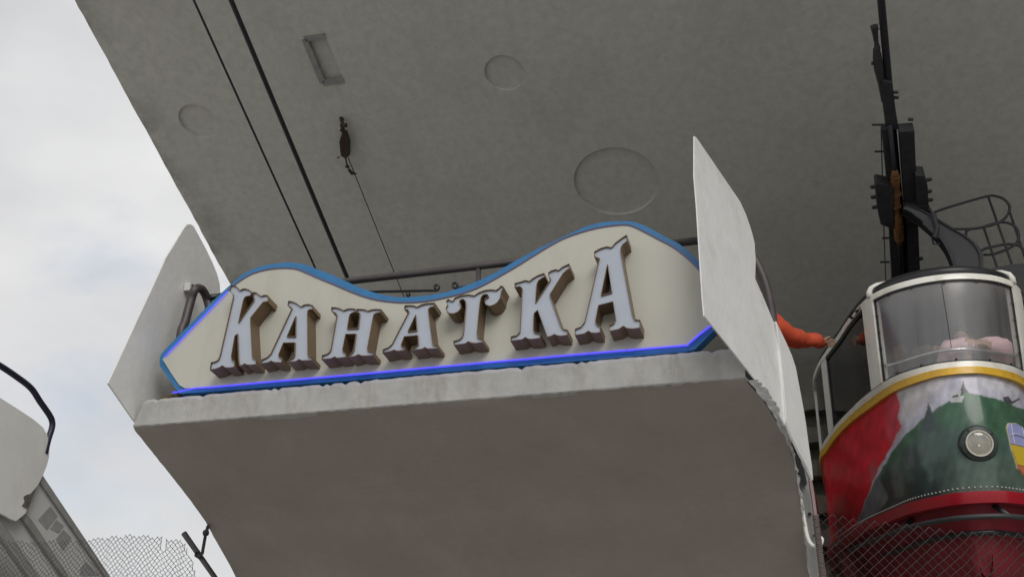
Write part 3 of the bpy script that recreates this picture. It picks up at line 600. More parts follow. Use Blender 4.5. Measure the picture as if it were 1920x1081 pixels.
# painted body: the picture is print on the panel, laid out on a fine grid of the sheet itself
def inside(px, py, poly):
    r = np.zeros(px.shape, bool); n = len(poly)
    for i in range(n):
        x1, y1 = poly[i]; x2, y2 = poly[(i + 1) % n]
        if y1 == y2: continue
        c = ((y1 > py) != (y2 > py)) & (px < (x2 - x1) * (py - y1) / (y2 - y1) + x1); r ^= c
    return r
MURAL = [  # flat colour areas of the painted landscape, back to front
 ('sky', [(1500, 600), (2400, 600), (2400, 1100), (1500, 1100)], (0.50, 0.49, 0.58)),
 ('cloud', [(1690, 720), (1760, 700), (1790, 706), (1755, 735), (1725, 765), (1695, 800)], (0.60, 0.57, 0.58)),
 ('cloud', [(1830, 702), (1920, 705), (1920, 735), (1880, 728), (1850, 722)], (0.60, 0.59, 0.63)),
 ('hill', [(1610, 975), (1638, 906), (1670, 852), (1692, 820), (1727, 788), (1761, 762), (1784, 750), (1807, 733), (1842, 741), (1882, 750), (1899, 758), (1940, 775), (2400, 820), (2400, 1100), (1560, 1100)], (0.055, 0.125, 0.075)),
 ('slope', [(1600, 1000), (1640, 912), (1692, 850), (1740, 800), (1790, 800), (1850, 812), (1940, 835), (2400, 860), (2400, 1100), (1560, 1100)], (0.060, 0.105, 0.092)),
 ('pale slope', [(1770, 860), (1860, 850), (1940, 850), (1940, 930), (1780, 945)], (0.085, 0.125, 0.105)),
 ('dark wood', [(1600, 1010), (1650, 900), (1668, 870), (1690, 862), (1700, 905), (1735, 890), (1752, 935), (1775, 950), (1690, 975), (1640, 1010), (1590, 1060)], (0.026, 0.046, 0.045)),
 ('dark wood', [(1692, 846), (1712, 830), (1733, 862), (1758, 905), (1770, 950), (1735, 925), (1708, 880)], (0.034, 0.060, 0.056)),
 ('streak', [(1668, 872), (1688, 856), (1698, 905), (1696, 930), (1680, 932)], (0.095, 0.125, 0.115)),
 ('streak', [(1728, 862), (1742, 870), (1755, 895), (1748, 905)], (0.10, 0.15, 0.14)),
 ('path', [(1648, 889), (1667, 933), (1647, 958), (1624, 973), (1609, 978), (1622, 949), (1640, 905)], (0.14, 0.18, 0.20)),
 ('spruce', [(1741, 752), (1746, 768), (1750, 776), (1755, 790), (1762, 808), (1722, 808), (1734, 786), (1737, 768)], (0.060, 0.085, 0.085)),
 ('spruce', [(1820, 774), (1830, 795), (1838, 806), (1806, 806), (1814, 792)], (0.045, 0.085, 0.062)),
 ('spire', [(1806, 712), (1808, 720), (1810, 727), (1816, 734), (1799, 738), (1804, 722)], (0.055, 0.065, 0.075)),
 ('pavilion', [(1773, 737), (1803, 731), (1800, 742), (1808, 741), (1804, 753), (1784, 754), (1778, 749), (1787, 746), (1781, 740)], (0.50, 0.50, 0.52)),
 ('pavilion window', [(1786, 741.5), (1797, 739), (1797, 742.5), (1786, 745)], (0.06, 0.06, 0.08)),
 ('blockhouse', [(1880, 744), (1891, 742), (1898, 752), (1912, 745), (1912, 748), (1898, 757), (1884, 754)], (0.075, 0.08, 0.10)),
 ('red field', [(1400, 600), (1678, 600), (1678, 733), (1688, 753), (1684, 781), (1690, 799), (1670, 839), (1647, 879), (1632, 914), (1612, 965), (1595, 1011), (1575, 1063), (1560, 1110), (1400, 1110)], (0.66, 0.006, 0.024)),
 ('faded red', [(1668, 736), (1680, 733), (1689, 753), (1684, 781), (1691, 799), (1671, 838), (1660, 800), (1662, 765)], (0.66, 0.055, 0.085)),
 ('faded red', [(1632, 880), (1640, 862), (1647, 880), (1634, 908)], (0.52, 0.09, 0.11)),
]
NA, NZ = 560, 150
zs = np.linspace(2.95, 3.885, NZ + 1)
# denser at the nose
u = np.linspace(-1, 1, NA + 1); aa = np.sign(u) * (1.9 * np.abs(u) + (AB - 1.9) * np.abs(u) ** 6)
V = []
for a in aa:
    for z_ in zs: V.append(surf(float(a), float(z_)))
P = np.array([[v.x, v.y, v.z] for v in V]); rel = P - np.array(CAM)
zf_ = rel @ np.array(_F); X_ = 960 + FOC * (rel @ np.array(_r)) / zf_; Y_ = 540.5 - FOC * (rel @ np.array(_U)) / zf_
colr = np.zeros((len(V), 3))
NS = 12
for it in range(NS):
    sx, sy = rng.normal(0, 1, 2)
    wx = 0.9 * np.sin(Y_ * 0.21 + np.cos(X_ * 0.13)) + 0.4 * np.sin(Y_ * 0.67 + X_ * 0.3); wy = 0.7 * np.sin(X_ * 0.23) + 0.3 * np.sin(X_ * 0.71 + 1)
    c_ = np.zeros_like(colr)
    for nm, poly, colx in MURAL:
        w_ = {'sky': 1, 'cloud': 9, 'hill': 1.2, 'slope': 9, 'pale slope': 10, 'dark wood': 3.5, 'streak': 3.5, 'path': 2, 'spruce': 1.3, 'faded red': 4, 'red field': 1.3}.get(nm, 0.45)
        c_[inside(X_ + wx * (w_ > 1) + sx * w_, Y_ + wy * (w_ > 1) + sy * w_, poly)] = colx
    colr += c_ / NS
mott = 1 + 0.10 * np.sin(X_ * .11 + np.sin(Y_ * .05) * 2) * np.sin(Y_ * .08 + 1) + 0.05 * np.sin(X_ * .37 + Y_ * .11)
colr = np.clip(colr * mott[:, None], 0, 1)
back = np.abs(np.repeat(aa, NZ + 1)) > 3.2; colr[back] = (0.66, 0.006, 0.024)
Fc = [(i * (NZ + 1) + j, i * (NZ + 1) + j + 1, (i + 1) * (NZ + 1) + j + 1, (i + 1) * (NZ + 1) + j) for i in range(NA) for j in range(NZ)]
me = bpy.data.meshes.new('body_panel'); org = Vector((XC, 11, 2.95)); me.from_pydata([v - org for v in V], [], Fc)
at = me.color_attributes.new('Paint', 'FLOAT_COLOR', 'POINT')
at.data.foreach_set('color', np.hstack([colr, np.ones((len(V), 1))]).astype(np.float32).ravel())
for p in me.polygons: p.use_smooth = True
body = bpy.data.objects.new('body_panel', me); COL.objects.link(body); body.parent = car; body.location = org - car.location
body['label'] = 'curved body panel painted with a green hill landscape on red'
mm = mat('painted_coachwork', (0.4, 0.4, 0.4), 0.3, coat=0.15, spec=0.35); t_ = mm.node_tree; bs = t_.nodes['Principled BSDF']
ca_ = t_.nodes.new('ShaderNodeVertexColor'); ca_.layer_name = 'Paint'
nz_ = t_.nodes.new('ShaderNodeTexNoise'); nz_.inputs['Scale'].default_value = 9; nz_.inputs['Detail'].default_value = 9; nz_.inputs['Roughness'].default_value = 0.6
tcx = t_.nodes.new('ShaderNodeTexCoord'); t_.links.new(tcx.outputs['Object'], nz_.inputs['Vector'])
rr = t_.nodes.new('ShaderNodeValToRGB'); rr.color_ramp.elements[0].position = .3; rr.color_ramp.elements[0].color = (.72, .72, .72, 1); rr.color_ramp.elements[1].position = .7; rr.color_ramp.elements[1].color = (1.12, 1.12, 1.12, 1); t_.links.new(nz_.outputs['Fac'], rr.inputs[0])
mu_ = t_.nodes.new('ShaderNodeMix'); mu_.data_type = 'RGBA'; mu_.blend_type = 'MULTIPLY'; mu_.inputs['Factor'].default_value = 1
t_.links.new(ca_.outputs['Color'], mu_.inputs['A']); t_.links.new(rr.outputs[0], mu_.inputs['B']); t_.links.new(mu_.outputs['Result'], bs.inputs['Base Color'])
me.materials.append(mm)
# rim, underbody, bumper
patch(-AB, AB, 2.87, 2.95, 160, 4, 0.05, 0.09, 'lower_rim', M_red, car, zf=lambda a, t: 2.865 + 0.085 * t)
V = []; nA = 120
for i in range(nA + 1):
    a = -AB + 2 * AB * i / nA
    for k_, (z_, o_) in enumerate(((2.87, -0.07), (2.72, -0.13), (2.55, -0.17), (2.38, -0.22), (2.30, -0.30))): V.append(surf(a, z_ if z_ > 2.86 else 2.87, o_) + Vector((0, 0, z_ - 2.87)))
Fc = [(i * 5 + j, i * 5 + j + 1, i * 5 + 6 + j, i * 5 + 5 + j) for i in range(nA) for j in range(4)] + [tuple(i * 5 + 4 for i in range(nA + 1))]
mesh('underbody', V, Fc, M_dred, car, smooth=True)
def ring(z_, out, r, a0, a1, name, m, n=70): return MB().tube([surf(a0 + (a1 - a0) * i / n, 2.9, out) + Vector((0, 0, z_ - 2.9)) for i in range(n + 1)], r, 10).build(name, m, car, smooth=True)
ring(2.765, 0.05, 0.020, -2.2, 2.2, 'bumper_bar', M_arm)
ring(2.665, -0.10, 0.022, -1.7, 1.7, 'bumper_bar', M_black)
for a in (-0.85, 0.16, 0.95):
    p0 = surf(a, 2.9, -0.08); p1 = surf(a, 2.9, 0.05)
    MB().tube([Vector((p0.x, p0.y, 2.86)), Vector((p1.x, p1.y, 2.768))], 0.02, 8).build('bumper_bracket', M_arm, car, smooth=True)
mb = MB()
for i in range(150):
    a = -3.0 + 6.0 * i / 149; p = surf(a, 2.985, 0.004); q = surf(a, 2.985, 0.02); mb.lathe(p, q - p, [(0.0075, -0.003), (0.006, 0.003), (0.002, 0.005)], 6)
o = mb.build('rivet', M_rivet, car); o['kind'] = 'stuff'
# belt: yellow moulding, ivory sill
patch(-AB, AB, 3.885, 3.945, 160, 5, 0.035, 0.06, 'yellow_moulding', M_yellow, car)
patch(-AB, AB, 3.945, 4.0, 160, 2, 0.018, 0.06, 'window_sill', M_white, car)
aw = lambda w: a_of(w)
A1, A2, A3, A4 = aw(0.535), aw(0.615), aw(0.985), aw(1.035)
for s in (-1, 1):
    patch(s * A1, s * A2, 4.0, 4.70, 6, 12, 0.03, 0.07, 'pillar', M_white, car)
    patch(s * A3, s * A4, 4.0, 4.70, 4, 12, 0.02, 0.06, 'pillar', M_white, car)
    patch(s * A2, s * A3, 4.004, 4.698, 30, 8, 0.0, 0.008, 'side_window', M_gl2, car)
    patch(s * (A2 + 0.0), s * (A2 + 0.03), 4.0, 4.70, 2, 10, 0.012, 0.03, 'window_gasket', M_black, car)
    patch(s * (A3 - 0.04), s * A3, 4.0, 4.70, 2, 10, 0.012, 0.03, 'window_gasket', M_black, car)
    patch(s * A2, s * A3, 4.672, 4.70, 20, 1, 0.014, 0.03, 'window_gasket', M_black, car)
    patch(s * A2, s * A3, 4.0, 4.018, 20, 1, 0.014, 0.03, 'window_gasket', M_black, car)
    # further side windows
    aE = [A4 + (AB - A4) * k / 3 for k in range(4)]
    for k in range(3):
        patch(s * aE[k], s * (aE[k + 1] - 0.06), 4.004, 4.698, 10, 4, 0.0, 0.008, 'side_window', M_gl2, car)
        patch(s * (aE[k + 1] - 0.06), s * aE[k + 1], 4.0, 4.70, 3, 8, 0.02, 0.06, 'pillar', M_white, car)
scr = patch(-A1, A1, 4.004, 4.698, 40, 12, 0.004, 0.006, 'windscreen', M_gl1, car)
for (a0, a1, z0, z1, na, nz) in ((-A1, A1, 4.0, 4.012, 40, 1), (-A1, A1, 4.684, 4.70, 40, 1), (-A1, -A1 + 0.014, 4.0, 4.70, 1, 10), (A1 - 0.014, A1, 4.0, 4.70, 1, 10)):
    patch(a0, a1, z0, z1, na, nz, 0.012, 0.02, 'window_gasket', M_black, car)
mb = MB()
for a, z_ in [(-A1 + 0.03, 4.0 + 0.68 * k / 5 + .01) for k in range(6)] + [(A1 - 0.03, 4.0 + 0.68 * k / 5 + .01) for k in range(6)] + [(-A1 + 2 * A1 * k / 6, 4.682) for k in range(1, 6)] + [(-A1 + 2 * A1 * k / 6, 4.018) for k in range(1, 6)]:
    p = surf(a, z_, 0.008); q = surf(a, z_, 0.05); mb.lathe(p, q - p, [(0.011, 0), (0.011, 0.006), (0.005, 0.009)], 6)
mb.build('retaining_screw', M_rust, scr)['kind'] = 'stuff'
patch(-AB, AB, 4.70, 4.755, 160, 3, 0.025, 0.06, 'window_header', M_white, car)
# seam line of the windscreen film
MB().tube([surf(-0.02, z_, 0.008) for z_ in (4.12, 4.4, 4.69)], 0.0022, 4).build('film_seam', M_black, scr)
# vent slots beside the pillars
mb = MB()
for s in (-1, 1):
    for k_ in range(2):
        z_ = 4.70 + 0.022 * k_ + 0.008; MB().tube([surf(s * (A2 + 0.03), z_, 0.027), surf(s * (A2 + 0.16), z_, 0.027)], 0.005, 5).build('vent_slot', M_black, car)
pass
# door grip on the left corner, where the hand holds on
p = [surf(-(A2 + 0.25), 4.705, 0.03), surf(-(A2 + 0.24), 4.715, 0.06), surf(-(A2 + 0.12), 4.725, 0.06), surf(-(A2 + 0.11), 4.72, 0.03)]
MB().tube(p, 0.012, 7).build('door_grip', M_black, car, smooth=True)
# roof
V = []; nA = 140; prf = [(4.755, 0.0), (4.79, 0.012), (4.82, 0.0), (4.85, -0.05), (4.88, -0.14), (4.90, -0.30), (4.92, -0.5)]
for i in range(nA + 1):
    a = -AB + 2 * AB * i / nA
    for z_, o_ in prf: V.append(surf(a, 4.755, o_) + Vector((0, 0, z_ - 4.755)))
K = len(prf)
Fc = [(i * K + j, i * K + j + 1, i * K + K + j + 1, i * K + K + j) for i in range(nA) for j in range(K - 1)] + [tuple(i * K + K - 1 for i in range(nA + 1))]
rf_ = mesh('roof', V, Fc, M_black, car, smooth=True)
for s in (-1, 1):       # ivory corner ribs running up over the roof edge
    P = [surf(s * (A1 + 0.05), 4.74, 0.02)] + [surf(s * (A1 + 0.05 - 0.02 * k), 4.755, o_ + 0.006) + Vector((0, 0, z_ - 4.755)) for k, (z_, o_) in enumerate(prf[1:5])]
    MB().tube(P, [0.030, 0.030, 0.028, 0.024, 0.016], 10).build('roof_rib', M_white, car, smooth=True)
# cabin inside: floor, ceiling lining, rear bulkhead, grab rail
inn = [surf(-AB + 2 * AB * i / 60, 3.0, -0.08) for i in range(61)]
MB().prism([[Vector((p.x, p.y, 2.96)) for p in inn]], Vector((0, 0, -0.04))).build('cabin_floor', M_int, car)
MB().prism([[Vector((p.x, p.y, 4.74)) for p in [surf(-AB + 2 * AB * i / 60, 4.7, -0.06) for i in range(61)]]], Vector((0, 0, 0.02))).build('ceiling_lining', M_int, car)
MB().box((XC - 1.12, 13.84, 2.97), (XC + 1.12, 13.90, 4.73)).build('bulkhead', M_int, car)
for s in (-1, 1): pass
gz = atY(1815, 654, 8.93).z; gr = [surf(-A1 + 0.01 + (2 * A1 - 0.02) * t, gz, -0.10 + 0.08 * abs(2 * t - 1) ** 6) for t in np.linspace(0, 1, 13)]
MB().tube(catmull(gr, 4), 0.013, 8).build('grab_rail', M_chrome, car, smooth=True)
gr = [surf(-(A2 + (A3 - A2) * t), 4.10, -0.16) for t in np.linspace(0.02, 0.95, 12)]
MB().tube(gr, 0.013, 8).build('grab_rail', M_chrome, car, smooth=True)
# headlight
def hit(x, y, z0=2.96, z1=3.88):
    best = None
    for a in np.linspace(-1.2, 1.2, 241):
        for z_ in np.linspace(z0, z1, 93):
            v = surf(float(a), float(z_)) - CAM; d = v.dot(_F); e = (960 + FOC * v.dot(_r) / d - x) ** 2 + (540.5 - FOC * v.dot(_U) / d - y) ** 2
            if best is None or e < best[0]: best = (e, a, z_)
    return best[1], best[2]
ha, hz = hit(1834, 832); c = surf(ha, hz); HS = 0.81; nn = (surf(ha, hz, 0.05) - c).normalized(); nn = (nn + Vector((0, 0, -0.10))).normalized()
hs = lambda P: [(r_ * HS, h_ * HS) for r_, h_ in P]
hl = MB().lathe(c, nn, hs([(0.172, -0.06), (0.172, 0.012), (0.160, 0.032), (0.128, 0.04), (0.120, 0.018), (0.115, -0.03)]), 40).build('headlight', mat('lamp_bezel_green', (0.022, 0.035, 0.030), 0.35), car); smooth_angle(hl, 40)
o = MB().lathe(c, nn, hs([(0.119, 0.02), (0.125, 0.045), (0.121, 0.057), (0.112, 0.057), (0.108, 0.04), (0.108, 0.02)]), 40).build('lamp_ring', mat('lamp_ring_ivory', (0.62, 0.60, 0.54), 0.35), hl); smooth_angle(o, 40)
V = []; Fc = []
for i_, (r_, h_) in enumerate(hs([(0.109, 0.042), (0.095, 0.020), (0.07, -0.002), (0.04, -0.018), (0.018, -0.024), (0.001, -0.025)])):
    for k_ in range(40):
        an = 2 * math.pi * k_ / 40; e1_ = Vector((0, 0, 1)).cross(nn).normalized(); V.append(c + nn * h_ + (e1_ * math.cos(an) + nn.cross(e1_) * math.sin(an)) * r_)
Fc = [(i_ * 40 + k_, i_ * 40 + (k_ + 1) % 40, i_ * 40 + 40 + (k_ + 1) % 40, i_ * 40 + 40 + k_) for i_ in range(5) for k_ in range(40)]
mesh('reflector', V, Fc, M_reflector, hl, smooth=True)
e1 = Vector((0, 0, 1)).cross(nn).normalized(); e2 = nn.cross(e1)
MB().lathe(c - e2 * 0.02 + nn * -0.018, nn, [(0.016, 0), (0.018, 0.028), (0.010, 0.038)], 14).build('bulb_cap', M_chrome, hl, smooth=True)
V = []; prf_ = hs([(0.109, 0.046), (0.09, 0.056), (0.06, 0.064), (0.025, 0.068), (0.001, 0.069)])
for r_, h_ in prf_:
    for k_ in range(40):
        an = 2 * math.pi * k_ / 40; V.append(c + nn * h_ + (e1 * math.cos(an) + e2 * math.sin(an)) * r_)
Fc = [(i_ * 40 + k_, i_ * 40 + (k_ + 1) % 40, i_ * 40 + 40 + (k_ + 1) % 40, i_ * 40 + 40 + k_) for i_ in range(4) for k_ in range(40)]
mesh('lens', V, Fc, glass('lamp_glass', (0.9, 0.9, 0.86), 0.03, 0.22, 0.06, (0.7, 0.68, 0.6)), hl, smooth=True)
for k_ in range(4):
    an = 0.6 + k_ * math.pi / 2; bolt(MB(), c + (e1 * math.cos(an) + e2 * math.sin(an)) * 0.147 * HS + nn * 0.032 * HS, nn, 0.009, 0.007).build('bolt', M_black, hl)
# shield emblem of three fields beside the lamp
ea, ez = hit(1911, 842); ec = surf(ea, ez); en = (surf(ea, ez, 0.05) - ec).normalized(); f1 = Vector((0, 0, 1)).cross(en).normalized(); f2 = en.cross(f1)
sh = lambda P, o_: [surf(ea + x_, ez + y_, o_) for x_, y_ in P]
full = [(-.135, .16), (-.10, .20), (0, .215), (.10, .20), (.135, .16), (.125, -.02), (.09, -.16), (0, -.215), (-.09, -.16), (-.125, -.02)]
em = MB().prism([sh(full, 0.010)], en * -0.012).build('emblem', mat('emblem_outline', (0.55, 0.5, 0.3), 0.4), car)
f_ = MB().prism([sh([(-.129, .157), (-.097, .193), (0, .208), (.097, .193), (.129, .157), (.123, .03), (-.123, .03)], 0.016)], en * -0.007).build('emblem_field', mat('emblem_lilac', (0.30, 0.32, 0.58), 0.4), em)
MB().prism([sh([(-.1225, .024), (.1225, .024), (.118, -.03), (.090, -.128), (-.090, -.128), (-.118, -.03)], 0.016)], en * -0.007).build('emblem_field', mat('emblem_yellow', (0.58, 0.42, 0.035), 0.4), em)
MB().prism([sh([(-.088, -.134), (.088, -.134), (.084, -.160), (0, -.209), (-.084, -.160)], 0.016)], en * -0.007).build('emblem_field', mat('emblem_orange', (0.50, 0.15, 0.08), 0.4), em)
mb = MB()
for P in ([(-.119, .10), (-.06, .115), (0, .12), (.06, .115), (.119, .10)], [(-.085, .19), (-.09, .10), (-.085, .035)], [(.085, .19), (.09, .10), (.085, .035)]): mb.tube(sh(P, 0.018), 0.004, 5)
mb.build('emblem_line', mat('emblem_white', (0.6, 0.6, 0.65), 0.4), em)

# hanger arm, carriage and roof cage
YH = 10.6
Rr = [(1843.6, 510), (1843.6, 503), (1841.7, 477), (1830.6, 458.4), (1810, 442), (1782.5, 427), (1754.8, 410), (1727, 393.7), (1700, 384)]
Ll = [(1789, 510), (1786, 495), (1775, 468), (1760, 446), (1745, 430), (1729, 416), (1718, 407), (1706, 398), (1692, 392)]
R3 = catmull([atY(x, y, YH) for x, y in Rr], 5); L3 = catmull([atY(x, y, YH) for x, y in Ll], 5)
R3[0] = R3[0] + Vector((0, 0, -.3)); L3[0] = L3[0] + Vector((0, 0, -.3))
arm = MB().prism([R3 + L3[::-1]], Vector((0, 0.16, 0))).build('hanger_arm', M_arm, car)
mb = MB(); mb.prism([[p + Vector((0.0, -0.02, 0)) for p in (L3 + [q + (r_ - q) * 0.12 for q, r_ in zip(L3, R3)][::-1])]], Vector((0, 0.2, 0))); mb.build('arm_flange', M_steel, arm)
mb = MB(); mb.prism([[p + Vector((0.0, -0.02, 0)) for p in (R3 + [r_ + (q - r_) * 0.10 for q, r_ in zip(L3, R3)][::-1])]], Vector((0, 0.2, 0))); mb.build('arm_flange', M_steel, arm)
mb = MB(); mb.prism([[atY(x, y, YH - 0.05) for x, y in [(1729, 417), (1752, 440), (1760, 448), (1757, 438), (1748, 418), (1752, 404), (1745, 400), (1744, 412)]]], Vector((0, 0.06, 0))); mb.tube([atY(1750, 400, YH - .06), atY(1757, 428, YH - .06), atY(1752, 446, YH - .06)], 0.025, 7); mb.tube([atY(1748, 446, YH), atY(1750, 457, YH), atY(1762, 458, YH)], 0.010, 6); mb.build('arm_clamp', M_steel, arm)
# carriage plates run along the cable
cax = cdir; csd = Vector((1, 0, 0)); csd = (csd - cax * csd.dot(cax)).normalized(); cup = csd.cross(cax)
if cup.z < 0: cup = -cup
Cq = lambda x, y, up=0.0: atP(x, y, CP + CN * up, CN)
def plate(px, thick, m, name, up=0.0, parent=None): return MB().prism([[Cq(x, y, up) for x, y in px]], CN * -thick).build(name, m, parent or car)
cg = plate([(1683, 232), (1711, 230), (1714, 300), (1722, 497), (1700, 499), (1697, 420), (1690, 330)], 0.14, M_steel, 'carriage')
plate([(1651, 232), (1672, 232), (1680, 330), (1688, 420), (1695, 520), (1671, 520), (1666, 430), (1660, 320)], 0.10, M_steel, 'carriage_plate', -0.02, cg)
plate([(1638, 330), (1642, 326), (1672, 333), (1672, 412), (1648, 402), (1643, 380)], 0.16, M_steel, 'clamp_housing', -0.05, cg)
plate([(1713, 311), (1730, 312), (1735, 330), (1738, 384), (1732, 391), (1716, 386)], 0.16, M_steel, 'clamp_housing', -0.05, cg)
plate([(1693, 375), (1735, 372), (1748, 395), (1720, 408), (1698, 402)], 0.12, M_arm, 'arm_saddle', -0.10, cg)
for x, y, d in [(1640, 350, -1), (1641, 369, -1), (1643, 388, -1), (1739, 337, 1), (1739, 359, 1), (1741, 375, 1), (1723, 485, 1)]:
    MB().lathe(Cq(x, y, -0.10), csd * d, [(0.022, -0.03), (0.022, 0.03), (0.012, 0.045)], 6).build('bolt', M_steel, cg)
for x, y in [(1648, 284), (1643, 234), (1662, 446), (1658, 491)]: MB().tube([Cq(x - 8, y, -.02), Cq(x + 10, y, -.02)], 0.012, 6).build('bolt', M_steel, cg)
for x, y in [(1684, 173), (1685, 183), (1712, 224)]: MB().tube([Cq(x - 9, y, -.02), Cq(x, y, -.02)], 0.018, 6).build('bolt', M_steel, cg)
plate([(1653, 145), (1672, 150), (1678, 200), (1684, 236), (1660, 236), (1654, 190)], 0.06, M_steel, 'carriage_plate', -0.01, cg)
mb = MB()
mb.tube([Cq(x, y, -.02) for x, y in [(1639, 49), (1641, 64), (1643, 80), (1645, 92)]], [0.035, 0.026, 0.02, 0.03], 8)
mb.tube([Cq(x, y, -.02) for x, y in [(1643, 91), (1645, 108), (1648, 130), (1653, 160), (1658, 190)]], [0.03, 0.042, 0.045, 0.03, 0.028], 8)
mb.tube([Cq(1634, 119, -.02), Cq(1648, 119, -.02)], 0.02, 6)
mb.build('rope_socket', M_steel, cg)
mb = MB(); hp = [Cq(1640, 52, -.02) + Vector((random.uniform(-.05, .05), 0, random.uniform(-.04, .04))) for _ in range(14)]
for p in hp: mb.tube([Cq(1639, 58, -.02), p], 0.004, 4)
mb.build('frayed_wire', M_steel, cg)
# ochre sleeve on the haul rope
pts = [(1678, 316, .012), (1678, 322, .035), (1679, 345, .042), (1680, 352, .036), (1680, 375, .040), (1681, 392, .036), (1682, 400, .030), (1683, 404, .046), (1684, 430, .050), (1685, 436, .046), (1686, 452, .036), (1687, 459, .014)]
cp = [(Cq(x, y, -.17), r_) for x, y, r_ in pts]
sl = MB().tube([p for p, r_ in cp], [r_ for p, r_ in cp], 12).build('rope_sleeve', M_orange, cg, smooth=True)
mb = MB()
for x, y in [(1679, 330), (1679, 338), (1681, 362), (1681, 385), (1684, 415), (1685, 424), (1685, 440), (1686, 446)]: MB().tube([Cq(x, y, -.17), Cq(x, y + 2.5, -.17)], 0.05, 12).build('sleeve_band', M_oband, sl)
MB().tube([Cq(1668, 235, -.13), Cq(1678, 320, -.17), Cq(1687, 457, -.17), Cq(1692, 530, -.15)], 0.022, 8).build('haul_rope', M_cable, cg, smooth=True)
MB().tube([Cq(1652, 240, -.03), Cq(1657, 420, -.03), Cq(1661, 530, -.03)], 0.006, 5).build('signal_wire', M_steel, cg)
# safety cage on the cabin roof
cc = lambda q: (1690 + q[0] / 5.4045, 340 + q[1] / 5.4045)
loops = [(5.62, [(520, 480), (345, 372), (335, 335), (365, 300), (600, 225), (870, 150), (960, 150), (1040, 180), (1092, 240), (1092, 305), (1050, 370), (980, 420), (840, 460), (700, 480), (530, 482)]),
         (5.47, [(655, 545), (660, 505), (700, 482), (800, 468), (960, 420), (1050, 415), (1130, 440), (1180, 500), (1188, 580), (1150, 640), (1060, 690), (930, 735), (830, 742)]),
         (5.25, [(815, 700), (850, 680), (1000, 645), (1100, 635), (1200, 655), (1260, 720)])]
cage = None
for zc, lp_ in loops:
    o = MB().tube(catmull([atY(*cc(q), 10.9) for q in lp_], 5), 0.014, 8).build('safety_cage' if cage is None else 'cage_hoop', M_steel, cage or car, smooth=True)
    if cage is None: cage = o
for a, b in (((880, 155), (1125, 850)), ((835, 465), (970, 870)), ((1095, 300), (1280, 850))):
    MB().tube([atY(*cc(a), 10.9), atY(*cc(b), 10.9), atY(*cc(b), 10.9) + Vector((0, 0, -.35))], 0.012, 8).build('cage_bar', M_steel, cage, smooth=True)
MB().prism([[atY(x, y, 10.7) for x, y in [(1850, 512), (1862, 502), (1895, 495), (1960, 492), (1960, 560), (1900, 560)]]], Vector((0, 0.5, 0))).build('roof_box', M_black, car)

# ------------------------------------------------------------------ people
def skin_mesh(joints, edges, radii, root):
    names = list(joints); me = bpy.data.meshes.new('sk'); me.from_pydata([joints[n] for n in names], [(names.index(a), names.index(b)) for a, b in edges], [])
    ob = bpy.data.objects.new('sk', me); COL.objects.link(ob); ob.modifiers.new('s', 'SKIN')
    sv = me.skin_vertices[0].data
    for i, n in enumerate(names):
        r_ = radii[n]; sv[i].radius = (r_, r_) if not isinstance(r_, tuple) else r_; sv[i].use_root = n in root; sv[i].use_loose = False
    ss = ob.modifiers.new('b', 'SUBSURF'); ss.levels = 2; ss.render_levels = 2
    dg = bpy.context.evaluated_depsgraph_get(); ev = bpy.data.meshes.new_from_object(ob.evaluated_get(dg))
    V = [v.co.copy() for v in ev.vertices]; Fc = [tuple(p.vertices) for p in ev.polygons]
    bpy.data.objects.remove(ob); bpy.data.meshes.remove(me); bpy.data.meshes.remove(ev)
    return V, Fc
def hand(wrist, elbow, palm_n, s, curl=0.5):
    """palm and five unequal curled fingers as skinned chains"""
    d = (wrist - elbow).normalized(); pn = Vector(palm_n); pn = (pn - d * pn.dot(d)).normalized(); sd = d.cross(pn)
    J = {}; E = []; R = {}; roots = []
    for i, (off, ln) in enumerate(((-.030, .070), (-.010, .080), (.011, .075), (.030, .058))):
        b = wrist + d * 0.075 * s + sd * off * s; n_ = 'f%d' % i; p = b; di = d.copy()
        J[n_ + '0'] = wrist + d * 0.035 * s + sd * off * 0.6 * s; R[n_ + '0'] = 0.012 * s; J[n_ + '1'] = b; R[n_ + '1'] = 0.0105 * s; E.append((n_ + '0', n_ + '1')); roots.append(n_ + '0'); last = n_ + '1'
        for k in range(3):
            di = (di + pn * curl * 0.75).normalized(); p = p + di * ln * s * (0.42, 0.32, 0.26)[k]; m_ = n_ + str(k + 2); J[m_] = p; R[m_] = (0.0095, 0.009, 0.0075)[k] * s; E.append((last, m_)); last = m_
    p = wrist + d * 0.03 * s - sd * 0.030 * s; J['t0'] = wrist + d * 0.02 * s - sd * 0.012 * s; R['t0'] = 0.014 * s; roots.append('t0'); last = 't0'; di = (d - sd * 0.9).normalized()
    for k in range(3):
        p = J[last] + di * (0.035, 0.03, 0.024)[k] * s; m_ = 't%d' % (k + 1); J[m_] = p; R[m_] = (0.013, 0.011, 0.009)[k] * s; E.append((last, m_)); last = m_; di = (di + d * 0.35 + pn * curl * 0.5).normalized()
    return J, E, R, roots
